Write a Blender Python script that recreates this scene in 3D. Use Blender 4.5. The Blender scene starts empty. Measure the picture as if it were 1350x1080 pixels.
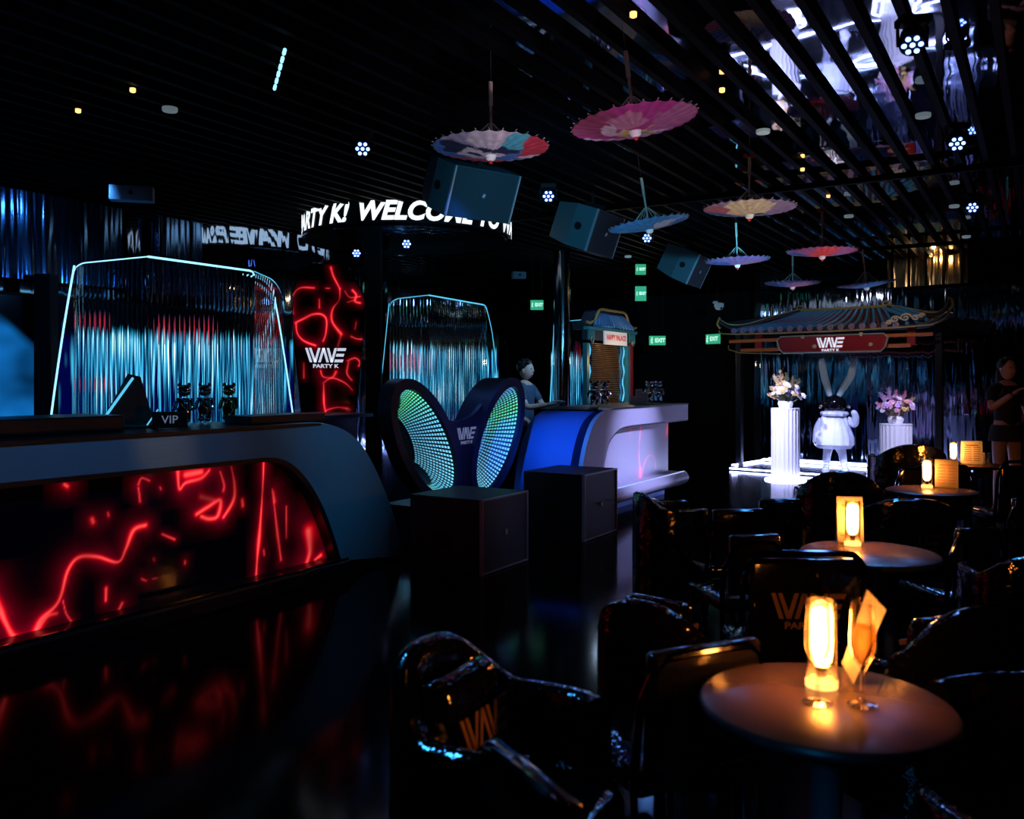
import bpy, bmesh, math, random
from mathutils import Vector, Matrix, Euler, noise
R = random.Random(7)
C = bpy.context.scene.collection
PI = math.pi
F, HZ, CX, H = 1150.0, 500.0, 675.0, 1.5       # focal px, horizon row, centre column, eye height
D2 = (0.52, 0.854)                              # direction of the counters
ROT = math.atan2(D2[1], D2[0])
HC = 3.42                                       # mirror ceiling height

def P(px, py, Y): return Vector(((px-CX)/F*Y, Y, H+(HZ-py)/F*Y))
def on_n(px, py, nn):
    rx = (px-CX)/F
    Y = nn/(rx*0.854-0.52)
    return P(px, py, Y)

# ---------------------------------------------------------------- materials
M = {}
def mat(name, base=(.5,.5,.5), rough=.5, metal=0., emit=None, es=0., spec=.5, coat=0., bump=None, trans=0., alpha=1., sss=0, ior=1.45, coatr=.05):
    m = bpy.data.materials.new(name); m.use_nodes = True
    nt = m.node_tree; b = nt.nodes['Principled BSDF']
    b.inputs['Base Color'].default_value = (*base, 1); b.inputs['Roughness'].default_value = rough
    b.inputs['Metallic'].default_value = metal; b.inputs['Specular IOR Level'].default_value = spec
    b.inputs['Coat Weight'].default_value = coat; b.inputs['Coat Roughness'].default_value = coatr
    b.inputs['Transmission Weight'].default_value = trans; b.inputs['IOR'].default_value = ior
    if emit:
        b.inputs['Emission Color'].default_value = (*emit, 1); b.inputs['Emission Strength'].default_value = es
    if bump:
        scale, dist, stretch = bump[:3]
        tc = nt.nodes.new('ShaderNodeTexCoord'); mp = nt.nodes.new('ShaderNodeMapping')
        nz = nt.nodes.new('ShaderNodeTexNoise'); bp = nt.nodes.new('ShaderNodeBump')
        mp.inputs['Scale'].default_value = stretch; nz.inputs['Scale'].default_value = scale
        nz.inputs['Detail'].default_value = bump[3] if len(bump) > 3 else 2
        bp.inputs['Distance'].default_value = dist; bp.inputs['Strength'].default_value = 1
        nt.links.new(tc.outputs['Object'], mp.inputs[0]); nt.links.new(mp.outputs[0], nz.inputs['Vector'])
        nt.links.new(nz.outputs['Fac'], bp.inputs['Height']); nt.links.new(bp.outputs[0], b.inputs['Normal'])
        if coat: nt.links.new(bp.outputs[0], b.inputs['Coat Normal'])
    M[name] = m; return m

def mat_thin(name, tint=(1,1,1), rough=.02, lo=.04, hi=.6, refl=(1,1,1)):
    m = bpy.data.materials.new(name); m.use_nodes = True; nt = m.node_tree; nt.nodes.clear()
    o = nt.nodes.new('ShaderNodeOutputMaterial'); mx = nt.nodes.new('ShaderNodeMixShader')
    t = nt.nodes.new('ShaderNodeBsdfTransparent'); g = nt.nodes.new('ShaderNodeBsdfGlossy')
    lw = nt.nodes.new('ShaderNodeLayerWeight'); mr = nt.nodes.new('ShaderNodeMapRange')
    lw.inputs['Blend'].default_value = .35; mr.inputs['To Min'].default_value = lo; mr.inputs['To Max'].default_value = hi
    t.inputs['Color'].default_value = (*tint, 1); g.inputs['Roughness'].default_value = rough; g.inputs['Color'].default_value = (*refl, 1)
    nt.links.new(lw.outputs['Facing'], mr.inputs['Value']); nt.links.new(mr.outputs[0], mx.inputs[0])
    nt.links.new(t.outputs[0], mx.inputs[1]); nt.links.new(g.outputs[0], mx.inputs[2]); nt.links.new(mx.outputs[0], o.inputs[0])
    M[name] = m; return m

def mat_attr(name, strength, emit=True, rough=.15, coat=.0, base=(.004,.005,.01), trans=0.):
    m = bpy.data.materials.new(name); m.use_nodes = True; nt = m.node_tree; b = nt.nodes['Principled BSDF']
    a = nt.nodes.new('ShaderNodeAttribute'); a.attribute_name = 'Col'
    b.inputs['Roughness'].default_value = rough; b.inputs['Coat Weight'].default_value = coat
    if emit:
        b.inputs['Base Color'].default_value = (*base, 1)
        nt.links.new(a.outputs['Color'], b.inputs['Emission Color']); b.inputs['Emission Strength'].default_value = strength
    else:
        nt.links.new(a.outputs['Color'], b.inputs['Base Color'])
        if trans:
            o = nt.nodes['Material Output']; mx = nt.nodes.new('ShaderNodeMixShader'); tr = nt.nodes.new('ShaderNodeBsdfTranslucent')
            mx.inputs[0].default_value = trans; nt.links.new(a.outputs['Color'], tr.inputs['Color'])
            nt.links.new(b.outputs[0], mx.inputs[1]); nt.links.new(tr.outputs[0], mx.inputs[2]); nt.links.new(mx.outputs[0], o.inputs[0])
    M[name] = m; return m

mat('floor', (.002,.0025,.0045), .11, 0, spec=.04, bump=(1.1,.002,(1,1,1)))
mat('mirror_ceiling', (.62,.66,.8), .03, 1, bump=(1.0,.006,(1.4,1.4,1)))
mat('ripple_wall', (.22,.30,.42), .05, 1, bump=(1.6,.010,(3.2,3.2,.45)))
mat('black_ripple', (.16,.19,.26), .05, 1, bump=(1.5,.014,(4.5,4.5,.5)))
mat('matt_black', (.006,.006,.008), .7, spec=.2)
mat('slat_black', (.0009,.0009,.0012), .55, spec=.03)
mat('steel', (.09,.25,.38), .45, .3, bump=(14,.001,(.15,1,4)))
mat('white_steel', (.55,.55,.66), .5, .2, bump=(14,.001,(.15,1,4)))
mat('booth_paint', (.030,.042,.075), .38, .2)
mat('bar_side', (.10,.26,.75), .42, .35)
mat('reveal', (.004,.004,.006), .35)
mat('sub_paint', (.007,.009,.014), .5)
mat('grille', (.055,.08,.12), .55, .5, bump=(220,.0012,(1,1,1)))
mat('speaker_paint', (.06,.12,.15), .45, .1)
mat('edge_metal', (.45,.58,.68), .35, .6)
mat('badge', (.7,.7,.75), .3, .5)
mat('chrome', (.8,.8,.85), .07, 1)
mat('dark_chrome', (.18,.19,.22), .12, 1)
mat('patent', (.004,.004,.005), .09, 0, spec=.75, coat=.8, bump=(9,.013,(1,1,1.3),4))
mat('patent_flat', (.005,.005,.006), .12, 0, spec=.7, coat=.6, bump=(6,.006,(1,1,1),3))
mat('logo_cloth', (.30,.16,.085), .4)
mat('logo_dim', (.05,.055,.065), .4)
mat('table_top', (.13,.075,.05), .27, spec=.35)
mat('table_edge', (.05,.08,.10), .35, .3)
mat('table_leg', (.09,.16,.22), .35, .6)
mat('paper', (.27,.25,.22), .6)
mat('paper_print', (.30,.12,.08), .6)
mat('lamp_shade', (1,.8,.5), .4, emit=(1,.30,.045), es=115)
mat('lamp_ring', (1,.8,.5), .3, emit=(1,.42,.10), es=2.6)
mat_thin('clear_glass', (1,.985,.97), .02, .07, .95, (1,.96,.9))
mat('liquid', (1,.75,.35), .02, trans=1, ior=1.33)
mat('reeded', (.80,.93,1), .03, trans=1, ior=1.46)
mat('led_cyan', (0,0,0), .4, emit=(.10,.55,.85), es=1.1)
mat('led_ice', (0,0,0), .4, emit=(.30,.75,1), es=1.7)
mat('led_white', (0,0,0), .4, emit=(.82,.92,1), es=1.35)
mat('led_blue', (0,0,0), .4, emit=(.16,.30,1), es=6.5)
mat('led_uv', (0,0,0), .4, emit=(.42,.48,1), es=26)
mat('led_small', (0,0,0), .4, emit=(.35,.45,1), es=1.3)
mat('amber_led', (0,0,0), .4, emit=(1,.45,.12), es=3)
mat('logo_white', (.8,.8,.85), .4, emit=(.75,.82,1), es=.75)
mat('logo_grey', (.5,.55,.6), .4, emit=(.6,.75,1), es=.14)
mat('exit_green', (0,.1,.05), .4, emit=(.05,.60,.32), es=.6)
mat('exit_white', (.8,.9,.85), .4, emit=(.5,.95,.75), es=.9)
mat('plaster_white', (.78,.78,.86), .45)
mat('disc_grey', (.35,.42,.46), .5, emit=(.4,.55,.62), es=.22)  # dim glow put in so the ceiling discs look lit
mat('acrylic_figure', (.72,.75,.88), .18, 0, trans=.45, ior=1.3, coat=.4)
mat('acrylic_ear', (.75,.95,.95), .10, 0, trans=.5, ior=1.2, coat=.4)
mat('visor', (.02,.02,.025), .04, .9)
mat('tile_blue', (.06,.24,.46), .22, coat=.3)
mat('tile_red', (.16,.03,.035), .35)
mat('tile_end', (.30,.18,.30), .4)
mat('ridge_gold', (.42,.32,.10), .4, .3)
mat('roof_dark', (.02,.03,.05), .5)
mat('beam_orange', (.55,.14,.035), .4)
mat('plaque_red', (.30,.012,.020), .35)
mat('plaque_rim', (.42,.46,.40), .35, .5)
mat('cloud_white', (.55,.46,.36), .5)
mat('cream_sign', (.62,.62,.60), .5, emit=(.8,.85,.9), es=.28)
mat('sign_red', (.5,.02,.03), .5, emit=(.7,.03,.04), es=.3)
mat('teal_paint', (.05,.30,.34), .4)
mat('bamboo', (.35,.22,.12), .30, .6)
mat('skin', (.62,.40,.33), .5)
mat('hair', (.010,.009,.010), .4)
mat('dark_cloth', (.012,.013,.018), .7)
mat('blue_shirt', (.05,.09,.16), .7)
mat('glove', (.6,.7,.8), .6)
mat('stem', (.18,.17,.07), .7)
mat('pampas', (.62,.42,.20), .8)
mat('petal_white', (.75,.70,.76), .6)
mat('petal_pink', (.65,.28,.42), .6)
mat('petal_lilac', (.52,.36,.62), .6)
mat('petal_gold', (.60,.42,.15), .6)
mat('bamboo_shaft', (.48,.42,.34), .5)
mat('ribbon_red', (.55,.015,.02), .5)
mat('cord', (.05,.05,.05), .6)
mat('white_plastic', (.75,.78,.78), .35)
mat('chrome_multi', (.6,.65,.75), .06, 1, bump=(5,.01,(1,1,1)))
mat('chrome_gold', (.75,.68,.35), .06, 1, bump=(5,.01,(1,1,1)))
mat('tile_line', (.02,.02,.03), .5)
mat_attr('painted_red_glow', 1.0, rough=.12, coat=.3, base=(.003,.004,.010))  # red veins and their halo painted into the emission colour
mat_attr('painted_reflection', 1.0, rough=.2)  # emission colour painted as reflections behind the partitions
mat_attr('paint', 1, emit=False, rough=.6, trans=.35)
mat_thin('mirror_pane', (.95,.97,1), .04, .10, .55)
mat('mirror_back', (.001,.002,.004), .15, 0, spec=.1)

# ---------------------------------------------------------------- mesh builder
class MB:
    def __init__(s): s.bm = bmesh.new()
    def face(s, pts):
        vs = [s.bm.verts.new(p) for p in pts]
        try: return s.bm.faces.new(vs)
        except Exception: return None
    def box(s, c, sz, rot=None, bev=0):
        b = bmesh.new(); bmesh.ops.create_cube(b, size=1)
        bmesh.ops.scale(b, vec=Vector(sz), verts=b.verts)
        if bev: bmesh.ops.bevel(b, geom=b.edges[:], offset=bev, segments=3, affect='EDGES', profile=.5)
        if rot: bmesh.ops.rotate(b, matrix=Euler(rot).to_matrix(), verts=b.verts)
        bmesh.ops.translate(b, vec=Vector(c), verts=b.verts)
        s._merge(b); return s
    def _merge(s, b):
        me = bpy.data.meshes.new('tmp'); b.to_mesh(me); b.free(); s.bm.from_mesh(me); bpy.data.meshes.remove(me)
    def sphere(s, c, r, seg=16, ring=10, rot=None):
        b = bmesh.new(); bmesh.ops.create_uvsphere(b, u_segments=seg, v_segments=ring, radius=1)
        sc = (r, r, r) if not hasattr(r, '__len__') else r
        bmesh.ops.scale(b, vec=Vector(sc), verts=b.verts)
        if rot: bmesh.ops.rotate(b, matrix=Euler(rot).to_matrix(), verts=b.verts)
        bmesh.ops.translate(b, vec=Vector(c), verts=b.verts); s._merge(b); return s
    def lathe(s, prof, c=(0,0,0), seg=32, cap=True, mod=None):
        rings = []
        for r, z in prof:
            ring = []
            for i in range(seg):
                a = 2*PI*i/seg; rr = max(r, 1e-4)*(mod(a) if mod else 1)
                ring.append(s.bm.verts.new((c[0]+rr*math.cos(a), c[1]+rr*math.sin(a), c[2]+z)))
            rings.append(ring)
        for a, b in zip(rings, rings[1:]):
            for i in range(seg): s.bm.faces.new((a[i], a[(i+1)%seg], b[(i+1)%seg], b[i]))
        if cap:
            s.bm.faces.new(list(reversed(rings[0]))); s.bm.faces.new(rings[-1])
        return s
    def tube(s, pts, r, seg=8, closed=False, cap=True):
        pts = [Vector(p) for p in pts]; n = len(pts); rings = []; up = None
        for i, p in enumerate(pts):
            if closed: t = pts[(i+1)%n]-pts[i-1]
            else: t = pts[min(i+1,n-1)]-pts[max(i-1,0)]
            t.normalize()
            if up is None:
                up = Vector((0,0,1)) if abs(t.z) < .9 else Vector((1,0,0))
            u = up-t*up.dot(t)
            if u.length < 1e-4: u = t.orthogonal()
            u.normalize(); up = u; v = t.cross(u)
            rr = r[i] if hasattr(r, '__len__') else r
            rings.append([s.bm.verts.new(p+(u*math.cos(2*PI*k/seg)+v*math.sin(2*PI*k/seg))*rr) for k in range(seg)])
        pr = list(zip(rings, rings[1:]))+([(rings[-1], rings[0])] if closed else [])
        for a, b in pr:
            for k in range(seg): s.bm.faces.new((a[k], a[(k+1)%seg], b[(k+1)%seg], b[k]))
        if cap and not closed:
            s.bm.faces.new(list(reversed(rings[0]))); s.bm.faces.new(rings[-1])
        return s
    def prism(s, poly, y0, y1):        # polygon in xz, extruded along y
        a = [s.bm.verts.new((x, y0, z)) for x, z in poly]; b = [s.bm.verts.new((x, y1, z)) for x, z in poly]
        s.bm.faces.new(a); s.bm.faces.new(list(reversed(b))); n = len(poly)
        for i in range(n): s.bm.faces.new((a[i], b[i], b[(i+1)%n], a[(i+1)%n]))
        return s
    def band(s, out, inn, y0, y1, closed=False):   # strip between two outlines in xz with thickness
        n = len(out)
        V = lambda q, y: [s.bm.verts.new((x, y, z)) for x, z in q]
        of, jf, ob, jb = V(out, y0), V(inn, y0), V(out, y1), V(inn, y1)
        for i in range(n if closed else n-1):
            j = (i+1) % n
            for q in ((of[i], of[j], jf[j], jf[i]), (ob[j], ob[i], jb[i], jb[j]), (of[j], of[i], ob[i], ob[j]), (jf[i], jf[j], jb[j], jb[i])):
                s.bm.faces.new(q)
        if not closed:
            s.bm.faces.new((of[0], jf[0], jb[0], ob[0])); s.bm.faces.new((of[-1], ob[-1], jb[-1], jf[-1]))
        return s
    def build(s, name, m, parent=None, smooth=False, bev=0, xf=None):
        bmesh.ops.recalc_face_normals(s.bm, faces=s.bm.faces)
        if xf: s.bm.transform(xf)
        me = bpy.data.meshes.new(name); s.bm.to_mesh(me); s.bm.free()
        me.materials.append(M[m] if isinstance(m, str) else m)
        o = bpy.data.objects.new(name, me); C.objects.link(o)
        if parent: o.parent = parent
        if smooth:
            me.polygons.foreach_set('use_smooth', [True]*len(me.polygons))
            md = o.modifiers.new('e', 'EDGE_SPLIT'); md.split_angle = math.radians(38)
        if bev:
            md = o.modifiers.new('b', 'BEVEL'); md.width = bev; md.segments = 3; md.limit_method = 'ANGLE'
        return o

def thing(name, label, cat, loc=(0,0,0), rz=0, group=None, rot=None):
    o = bpy.data.objects.new(name, None); C.objects.link(o); o.location = loc
    o.rotation_euler = rot if rot else (0, 0, rz); o['label'] = label; o['category'] = cat
    o.empty_display_size = .1
    if group: o['group'] = group
    return o
def tag(o, label, cat, group=None):
    o['label'] = label; o['category'] = cat
    if group: o['group'] = group
    return o
def struct(name, mb, m, **k):
    o = mb.build(name, m, **k); o['kind'] = 'structure'; return o
def dup(root, loc, rz=None, label=None, group=None, rot=None, scale=None):
    r = root.copy(); C.objects.link(r); r.location = loc
    if rz is not None: r.rotation_euler = (0, 0, rz)
    if rot: r.rotation_euler = rot
    if scale: r.scale = scale
    if label: r['label'] = label
    if group: r['group'] = group
    def rec(a, b):
        for ch in [c for c in a.children]:
            c = ch.copy(); C.objects.link(c); c.parent = b; rec(ch, c)
    rec(root, r); return r
def smoothpath(pts, n=8):
    out = []; P_ = [Vector(p) for p in pts]
    for i in range(len(P_)-1):
        p0 = P_[max(i-1,0)]; p1 = P_[i]; p2 = P_[i+1]; p3 = P_[min(i+2,len(P_)-1)]
        for k in range(n):
            t = k/n
            out.append(.5*((2*p1)+(p2-p0)*t+(2*p0-5*p1+4*p2-p3)*t*t+(3*p1-p0-3*p2+p3)*t**3))
    out.append(P_[-1]); return [tuple(q) for q in out]
def text_mesh(body, size=1, bold=0., shear=0., align='CENTER', ext=0.):
    c = bpy.data.curves.new('t', 'FONT'); c.body = body; c.size = size; c.offset = bold; c.shear = shear
    c.align_x = align; c.align_y = 'CENTER'; c.extrude = ext; c.resolution_u = 4
    o = bpy.data.objects.new('t', c); C.objects.link(o)
    bpy.context.view_layer.update()
    me = bpy.data.meshes.new_from_object(o.evaluated_get(bpy.context.evaluated_depsgraph_get()))
    bpy.data.objects.remove(o); bpy.data.curves.remove(c); return me
def text_part(name, body, size, m, parent, loc, bold=0, shear=0, rot=(PI/2,0,0), sx=1., align='CENTER', ext=.002):
    me = text_mesh(body, size, bold, shear, align, ext); me.materials.clear(); me.materials.append(M[m])
    me.transform(Matrix.Diagonal((sx,1,1,1)))
    o = bpy.data.objects.new(name, me); C.objects.link(o); o.parent = parent; o.location = loc; o.rotation_euler = rot
    return o
def logo_mb(h, cx=0, cz=0, y=0, th=.003):
    """WAVE word mark, height h, centred, lying in local xz at y (facing -y)"""
    mb = MB(); w = .17
    S = [((-.06,1),(.26,0)), ((.20,1),(.54,0)), ((.54,0),(.82,1)), ((.84,0),(1.12,1)), ((1.12,1),(1.40,0)), ((1.42,1),(1.68,0)), ((1.68,0),(1.96,1))]
    X = lambda p: (cx+(p[0]-1.35)*h, cz+(p[1]-.5)*h)
    for (a, b) in S:
        mb.prism([X(a), X((a[0]+w,a[1])), X((b[0]+w,b[1])), X(b)], y-th, y)
    for x0, z0, x1 in ((2.12,.8,2.72), (2.04,.4,2.58), (1.93,0,2.52)):
        mb.prism([X((x0,z0)), X((x1,z0)), X((x1+.06,z0+.2)), X((x0+.06,z0+.2))], y-th, y)
    return mb
def logo(parent, h, loc, m, rot=(0,0,0), name='logo', sub=True):
    o = logo_mb(h).build(name, m, parent); o.location = loc; o.rotation_euler = rot
    if sub:
        t = text_part('logo_caption', 'PARTY K', h*.36, m, o, (0, -.001, -h*.78), bold=h*.012, sx=1.25, ext=.001)
    return o
def grid_panel(name, mtl, parent, quad, nu, nv, colf, inside=None):
    """quad: function (u,v)->Vector ; colf(u,v)->rgb"""
    bm = bmesh.new(); lay = bm.loops.layers.float_color.new('Col')
    cols = {}; V = [[None]*(nv+1) for _ in range(nu+1)]
    for i in range(nu+1):
        for j in range(nv+1):
            u, v = i/nu, j/nv; V[i][j] = bm.verts.new(quad(u, v)); cols[V[i][j]] = colf(u, v)
    for i in range(nu):
        for j in range(nv):
            if inside and not inside((i+.5)/nu, (j+.5)/nv): continue
            f = bm.faces.new((V[i][j], V[i+1][j], V[i+1][j+1], V[i][j+1])); f.smooth = True
            for l in f.loops: l[lay] = (*cols[l.vert], 1)
    bmesh.ops.delete(bm, geom=[v for v in bm.verts if not v.link_faces], context='VERTS')
    me = bpy.data.meshes.new(name); bm.to_mesh(me); bm.free(); me.materials.append(M[mtl])
    o = bpy.data.objects.new(name, me); C.objects.link(o); o.parent = parent
    return o
def segd(p, a, b):
    vx, vy = b[0]-a[0], b[1]-a[1]; wx, wy = p[0]-a[0], p[1]-a[1]
    L = vx*vx+vy*vy; t = 0 if L == 0 else max(0, min(1, (wx*vx+wy*vy)/L))
    return math.hypot(wx-t*vx, wy-t*vy)
def lava_col(lines):
    """lines: (pts, width, strength); red reflections painted as emission, halo fading around each vein"""
    L = []
    for pts, w, s in lines:
        pp = smoothpath([(a, b, 0) for a, b in pts], 5)
        xs = [p[0] for p in pp]; ys = [p[1] for p in pp]
        L.append((pp, w, s, min(xs)-7*w, max(xs)+7*w, min(ys)-7*w, max(ys)+7*w))
    def f(x, z):
        r = g = b = 0.
        for pp, w, s, x0, x1, y0, y1 in L:
            if not (x0 < x < x1 and y0 < z < y1): continue
            d = min(segd((x, z), pp[i], pp[i+1]) for i in range(len(pp)-1))
            k = s*(.62+.75*noise.noise(Vector((x*5, z*5, w*90))))
            w_ = w*(.85+.75*noise.noise(Vector((x*4, z*4, 3)))); k = max(.15, k)
            core = math.exp(-(d/w_)**2)*k; halo = math.exp(-d/(w*2.0))*k
            r += core*.95+halo*.20; hot = math.exp(-(d/(w_*.45))**2)*k; g += hot*.10; b += hot*.085+halo*.010
        return (min(r, 3), min(g, .5), min(b, .4))
    return f

def spot(name, loc, target, color, power, size=.9, blend=.8, rad=.06):
    l = bpy.data.lights.new(name, 'SPOT'); l.color = color; l.energy = power; l.spot_size = size; l.spot_blend = blend; l.shadow_soft_size = rad
    o = bpy.data.objects.new(name, l); C.objects.link(o); o.location = loc
    o.rotation_euler = (Vector(target)-Vector(loc)).to_track_quat('-Z', 'Y').to_euler(); return o
def point(name, loc, color, power, rad=.05):
    l = bpy.data.lights.new(name, 'POINT'); l.color = color; l.energy = power; l.shadow_soft_size = rad
    o = bpy.data.objects.new(name, l); C.objects.link(o); o.location = loc; return o
def area(name, loc, target, color, power, sx, sy):
    l = bpy.data.lights.new(name, 'AREA'); l.shape = 'RECTANGLE'; l.size = sx; l.size_y = sy; l.color = color; l.energy = power
    o = bpy.data.objects.new(name, l); C.objects.link(o); o.location = loc
    o.rotation_euler = (Vector(target)-Vector(loc)).to_track_quat('-Z', 'Y').to_euler(); return o

def W(nn, t):         # world xy for perpendicular offset nn and distance t along the counters
    return Vector((nn*.854+t*.52, -nn*.52+t*.854, 0))

# ================================================================ SHELL
fl = MB(); a, b, c, d = W(-8.4,-8), W(4.2,-8), W(4.2,19), W(-8.4,19)
def slab(pts, z0, z1):
    m = MB(); lo = [m.bm.verts.new((p.x, p.y, z0)) for p in pts]; hi = [m.bm.verts.new((p.x, p.y, z1)) for p in pts]
    m.bm.faces.new(lo); m.bm.faces.new(hi); n = len(pts)
    for i in range(n): m.bm.faces.new((lo[i], lo[(i+1)%n], hi[(i+1)%n], hi[i]))
    return m
struct('floor', slab([a,b,c,d], -.12, 0), 'floor')
struct('ceiling', slab([a,b,c,d], HC, HC+.12), 'mirror_ceiling')
def wall(name, p, q, m, th=.12, z0=0, z1=HC, side=1):
    v = (q-p).normalized(); nn = Vector((-v.y, v.x, 0))*th*side
    return struct(name, slab([p, q, q+nn, p+nn], z0, z1), m)
wall('wall_left', W(-8,-7.8), W(-8,18.8), 'ripple_wall')
wall('wall_right', W(4,-7.8), W(4,18.8), 'matt_black', side=-1)
wall('wall_far', W(-8,18.8), W(4,18.8), 'matt_black')
wall('wall_near', W(-8,-7.8), W(4,-7.8), 'matt_black', side=-1)
# slatted ceiling
sl = MB()
k = -8.0
while k < 3.9:
    p0, p1 = W(k,-7.6), W(k,18.6); mid = (p0+p1)/2
    sl.box((mid.x, mid.y, HC-.025), (26.2, .045, .05), (0,0,ROT)); k += .205
struct('trim_1', sl, 'slat_black')
# cross beams under the slats
for i, t in enumerate((8.6, 13.2)):
    bm_ = MB(); p = W(-2, t); bm_.box((p.x, p.y, HC-.075), (.06, 11.8, .05), (0,0,ROT)); struct('trim_%d' % (i+2), bm_, 'slat_black')

# ================================================================ COUNTER LEFT
E1 = (-.93, 7.37, 0)
bar = thing('bar_counter', 'long steel-blue bar counter in left foreground with red reflections painted as glow on its front', 'bar counter', E1, ROT, 'bar counters')
outer = smoothpath([(-1.35,1.165,0), (-.95,1.163,0), (-.70,1.10,0), (-.50,.965,0), (-.32,.74,0), (-.16,.47,0), (-.06,.25,0), (.04,.0,0)], 6)
outer = [(x, z) for x, z, _ in outer]; outer[0] = (-1.35,1.165)
inner = smoothpath([(-1.62,.955,0), (-1.42,.945,0), (-1.25,.88,0), (-1.09,.74,0), (-.97,.58,0), (-.88,.42,0), (-.80,.24,0), (-.745,.10,0)], 6)
inner = [(x, z) for x, z, _ in inner]
of = [(-4.9,1.165)]+outer; inf = [(-4.9,.965)]+inner
MB().band(of, inf, 0, .05).build('frame', 'steel', bar, smooth=True, bev=.004)
MB().band([(x-.0, z) for x, z in inf], [(x-.03, z-.03) for x, z in inf], .0, .14).build('reveal', 'reveal', bar)
body = [(-4.9,.0)]+[(-4.9,1.15)]+[(x-.012, z-.012) for x, z in outer]
MB().prism(body, .15, .62).build('body', 'booth_paint', bar, smooth=True)
MB().prism([(-4.9,1.15),(-4.9,1.175),(-1.3,1.175),(-.98,1.170),(-.96,1.155),(-1.3,1.15)], -.01, .75).build('worktop', 'reveal', bar, bev=.003)
MB().tube([(-4.9,.03,1.1)]+[(x+.004, .06, z+.004) for x, z in outer], .006).build('edge_trim', 'edge_metal', bar)
MB().prism([(-4.9,0), (-4.9,.12), (-.74,.12), (-.60,0)], -.10, .16).build('ledge', 'reveal', bar, bev=.02)
st = MB(); st.box((-2.7,-.075,.128), (3.9,.02,.012)); st.build('sparkle_strip', 'dark_chrome', bar)
def bar_local(px, py, E, yo=.1):
    # intersect the view ray with the plane of the counter front
    rx = (px-CX)/F; rz = (HZ-py)/F
    ox, oy = E[0]-.854*yo, E[1]+.52*yo
    nn = ox*.854-oy*.52; Y = nn/(rx*.854-.52)
    X = rx*Y; return ((X-ox)*.52+(Y-oy)*.854, H+rz*Y)
Z6 = lambda x, y: (x*.4148, 560+y*.4148)
raw = [([(-30,520),(0,585),(20,635),(45,675),(100,690)], .020, 1.5),
       ([(0,600),(45,678)], .02, .9),
       ([(110,665),(130,620),(175,578),(195,540),(215,465),(250,422),(310,420),(375,437),(400,395),(425,335),(462,320)], .017, 1.6),
       ([(120,650),(150,610),(180,600)], .016, 1.0), ([(200,560),(210,600),(230,630)], .008, .7),
       ([(440,190),(450,170),(475,178)], .016, 1.1), ([(440,200),(445,245)], .010, .9),
       ([(565,150),(570,205),(590,185),(640,170),(665,145)], .018, 1.3), ([(590,160),(640,150)], .03, .9),
       ([(735,135),(745,190),(742,240),(710,295)], .013, 1.4), ([(700,150),(712,190),(710,210)], .016, .8),
       ([(625,285),(660,262),(700,240),(692,290),(665,300),(640,292)], .020, 1.2), ([(640,230),(680,240)], .03, .45),
       ([(838,122),(835,200),(826,330),(818,420),(814,480)], .013, 1.5),
       ([(865,205),(872,260),(880,330),(893,430)], .012, .9), ([(868,215),(872,245)], .028, .7), ([(910,260),(910,360)], .009, .6),
       ([(980,340),(985,400),(975,440)], .045, 1.1), ([(1000,430),(1020,415)], .016, 1.2), ([(1045,330),(1062,380),(1070,415)], .024, 1.0),
       ([(205,190),(214,196)], .018, .9), ([(293,300),(296,310)], .017, .8), ([(343,280),(345,290)], .012, .6), ([(337,520),(336,560)], .011, .9),
       ([(375,595),(388,568)], .016, .7), ([(450,490),(465,497)], .010, .8), ([(485,490),(498,488)], .010, .8), ([(515,348),(555,365)], .008, .6),
       ([(488,425),(490,432)], .010, .5), ([(588,435),(588,442)], .010, .5), ([(770,240),(772,258)], .012, .8), ([(838,400),(840,415)], .010, .8), ([(508,198),(512,206)], .010, .7)]
lines = [([bar_local(*Z6(x, y), E1) for x, y in pts], w, s) for pts, w, s in raw]
lc = lava_col(lines)
pq = lambda u, v: Vector((-4.6+3.95*u, .10, .10+.87*v))
grid_panel('painted_glow_panel', 'painted_red_glow', bar, pq, 560, 122, lambda u, v: lc(-4.6+3.95*u, .10+.87*v))

# ================================================================ COUNTER CENTRE
E2 = (2.34, 11.70, 0)
bar2 = thing('bar_counter', 'white-lit bar counter in the centre with curved blue end', 'bar counter', E2, ROT, 'bar counters')
o2 = smoothpath([(.06,1.17,0), (-1.2,1.17,0), (-2.2,1.168,0), (-2.55,1.14,0), (-2.80,1.04,0), (-2.96,.86,0), (-3.06,.66,0), (-3.14,.40,0), (-3.2,0,0)], 6)
i2 = smoothpath([(.06,.965,0), (-1.2,.965,0), (-1.95,.96,0), (-2.22,.92,0), (-2.42,.82,0), (-2.52,.68,0), (-2.58,.52,0), (-2.62,.34,0), (-2.65,.1,0)], 6)
o2 = [(x, z) for x, z, _ in o2]; i2 = [(x, z) for x, z, _ in i2]
MB().band(o2, i2, 0, .05).build('frame', 'white_steel', bar2, smooth=True, bev=.004)
MB().band(i2, [(x, z-.02) for x, z in i2], 0, .1).build('reveal', 'reveal', bar2)
b2 = [(-.42,.0), (-.42,.96), (.05,.97), (.05,1.16)]+[(x+.01, z-.01) for x, z in o2[3:]]
MB().prism(b2, .15, .80).build('body', 'bar_side', bar2, smooth=True)
MB().prism([(.06,1.16), (.06,1.178), (-2.3,1.178), (-2.5,1.16)], -.01, .85).build('worktop', 'reveal', bar2)
lp = smoothpath([(-.12,.30,0), (-.16,.22,0), (-.10,.14,0), (.10,.08,0)], 5)
lg = MB(); sec = [(y, z) for y, z, _ in lp]+[(.14,.08), (.14,.30)]
r0 = [lg.bm.verts.new((-2.62, y, z)) for y, z in sec]; r1 = [lg.bm.verts.new((-.34, y, z)) for y, z in sec]
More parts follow.
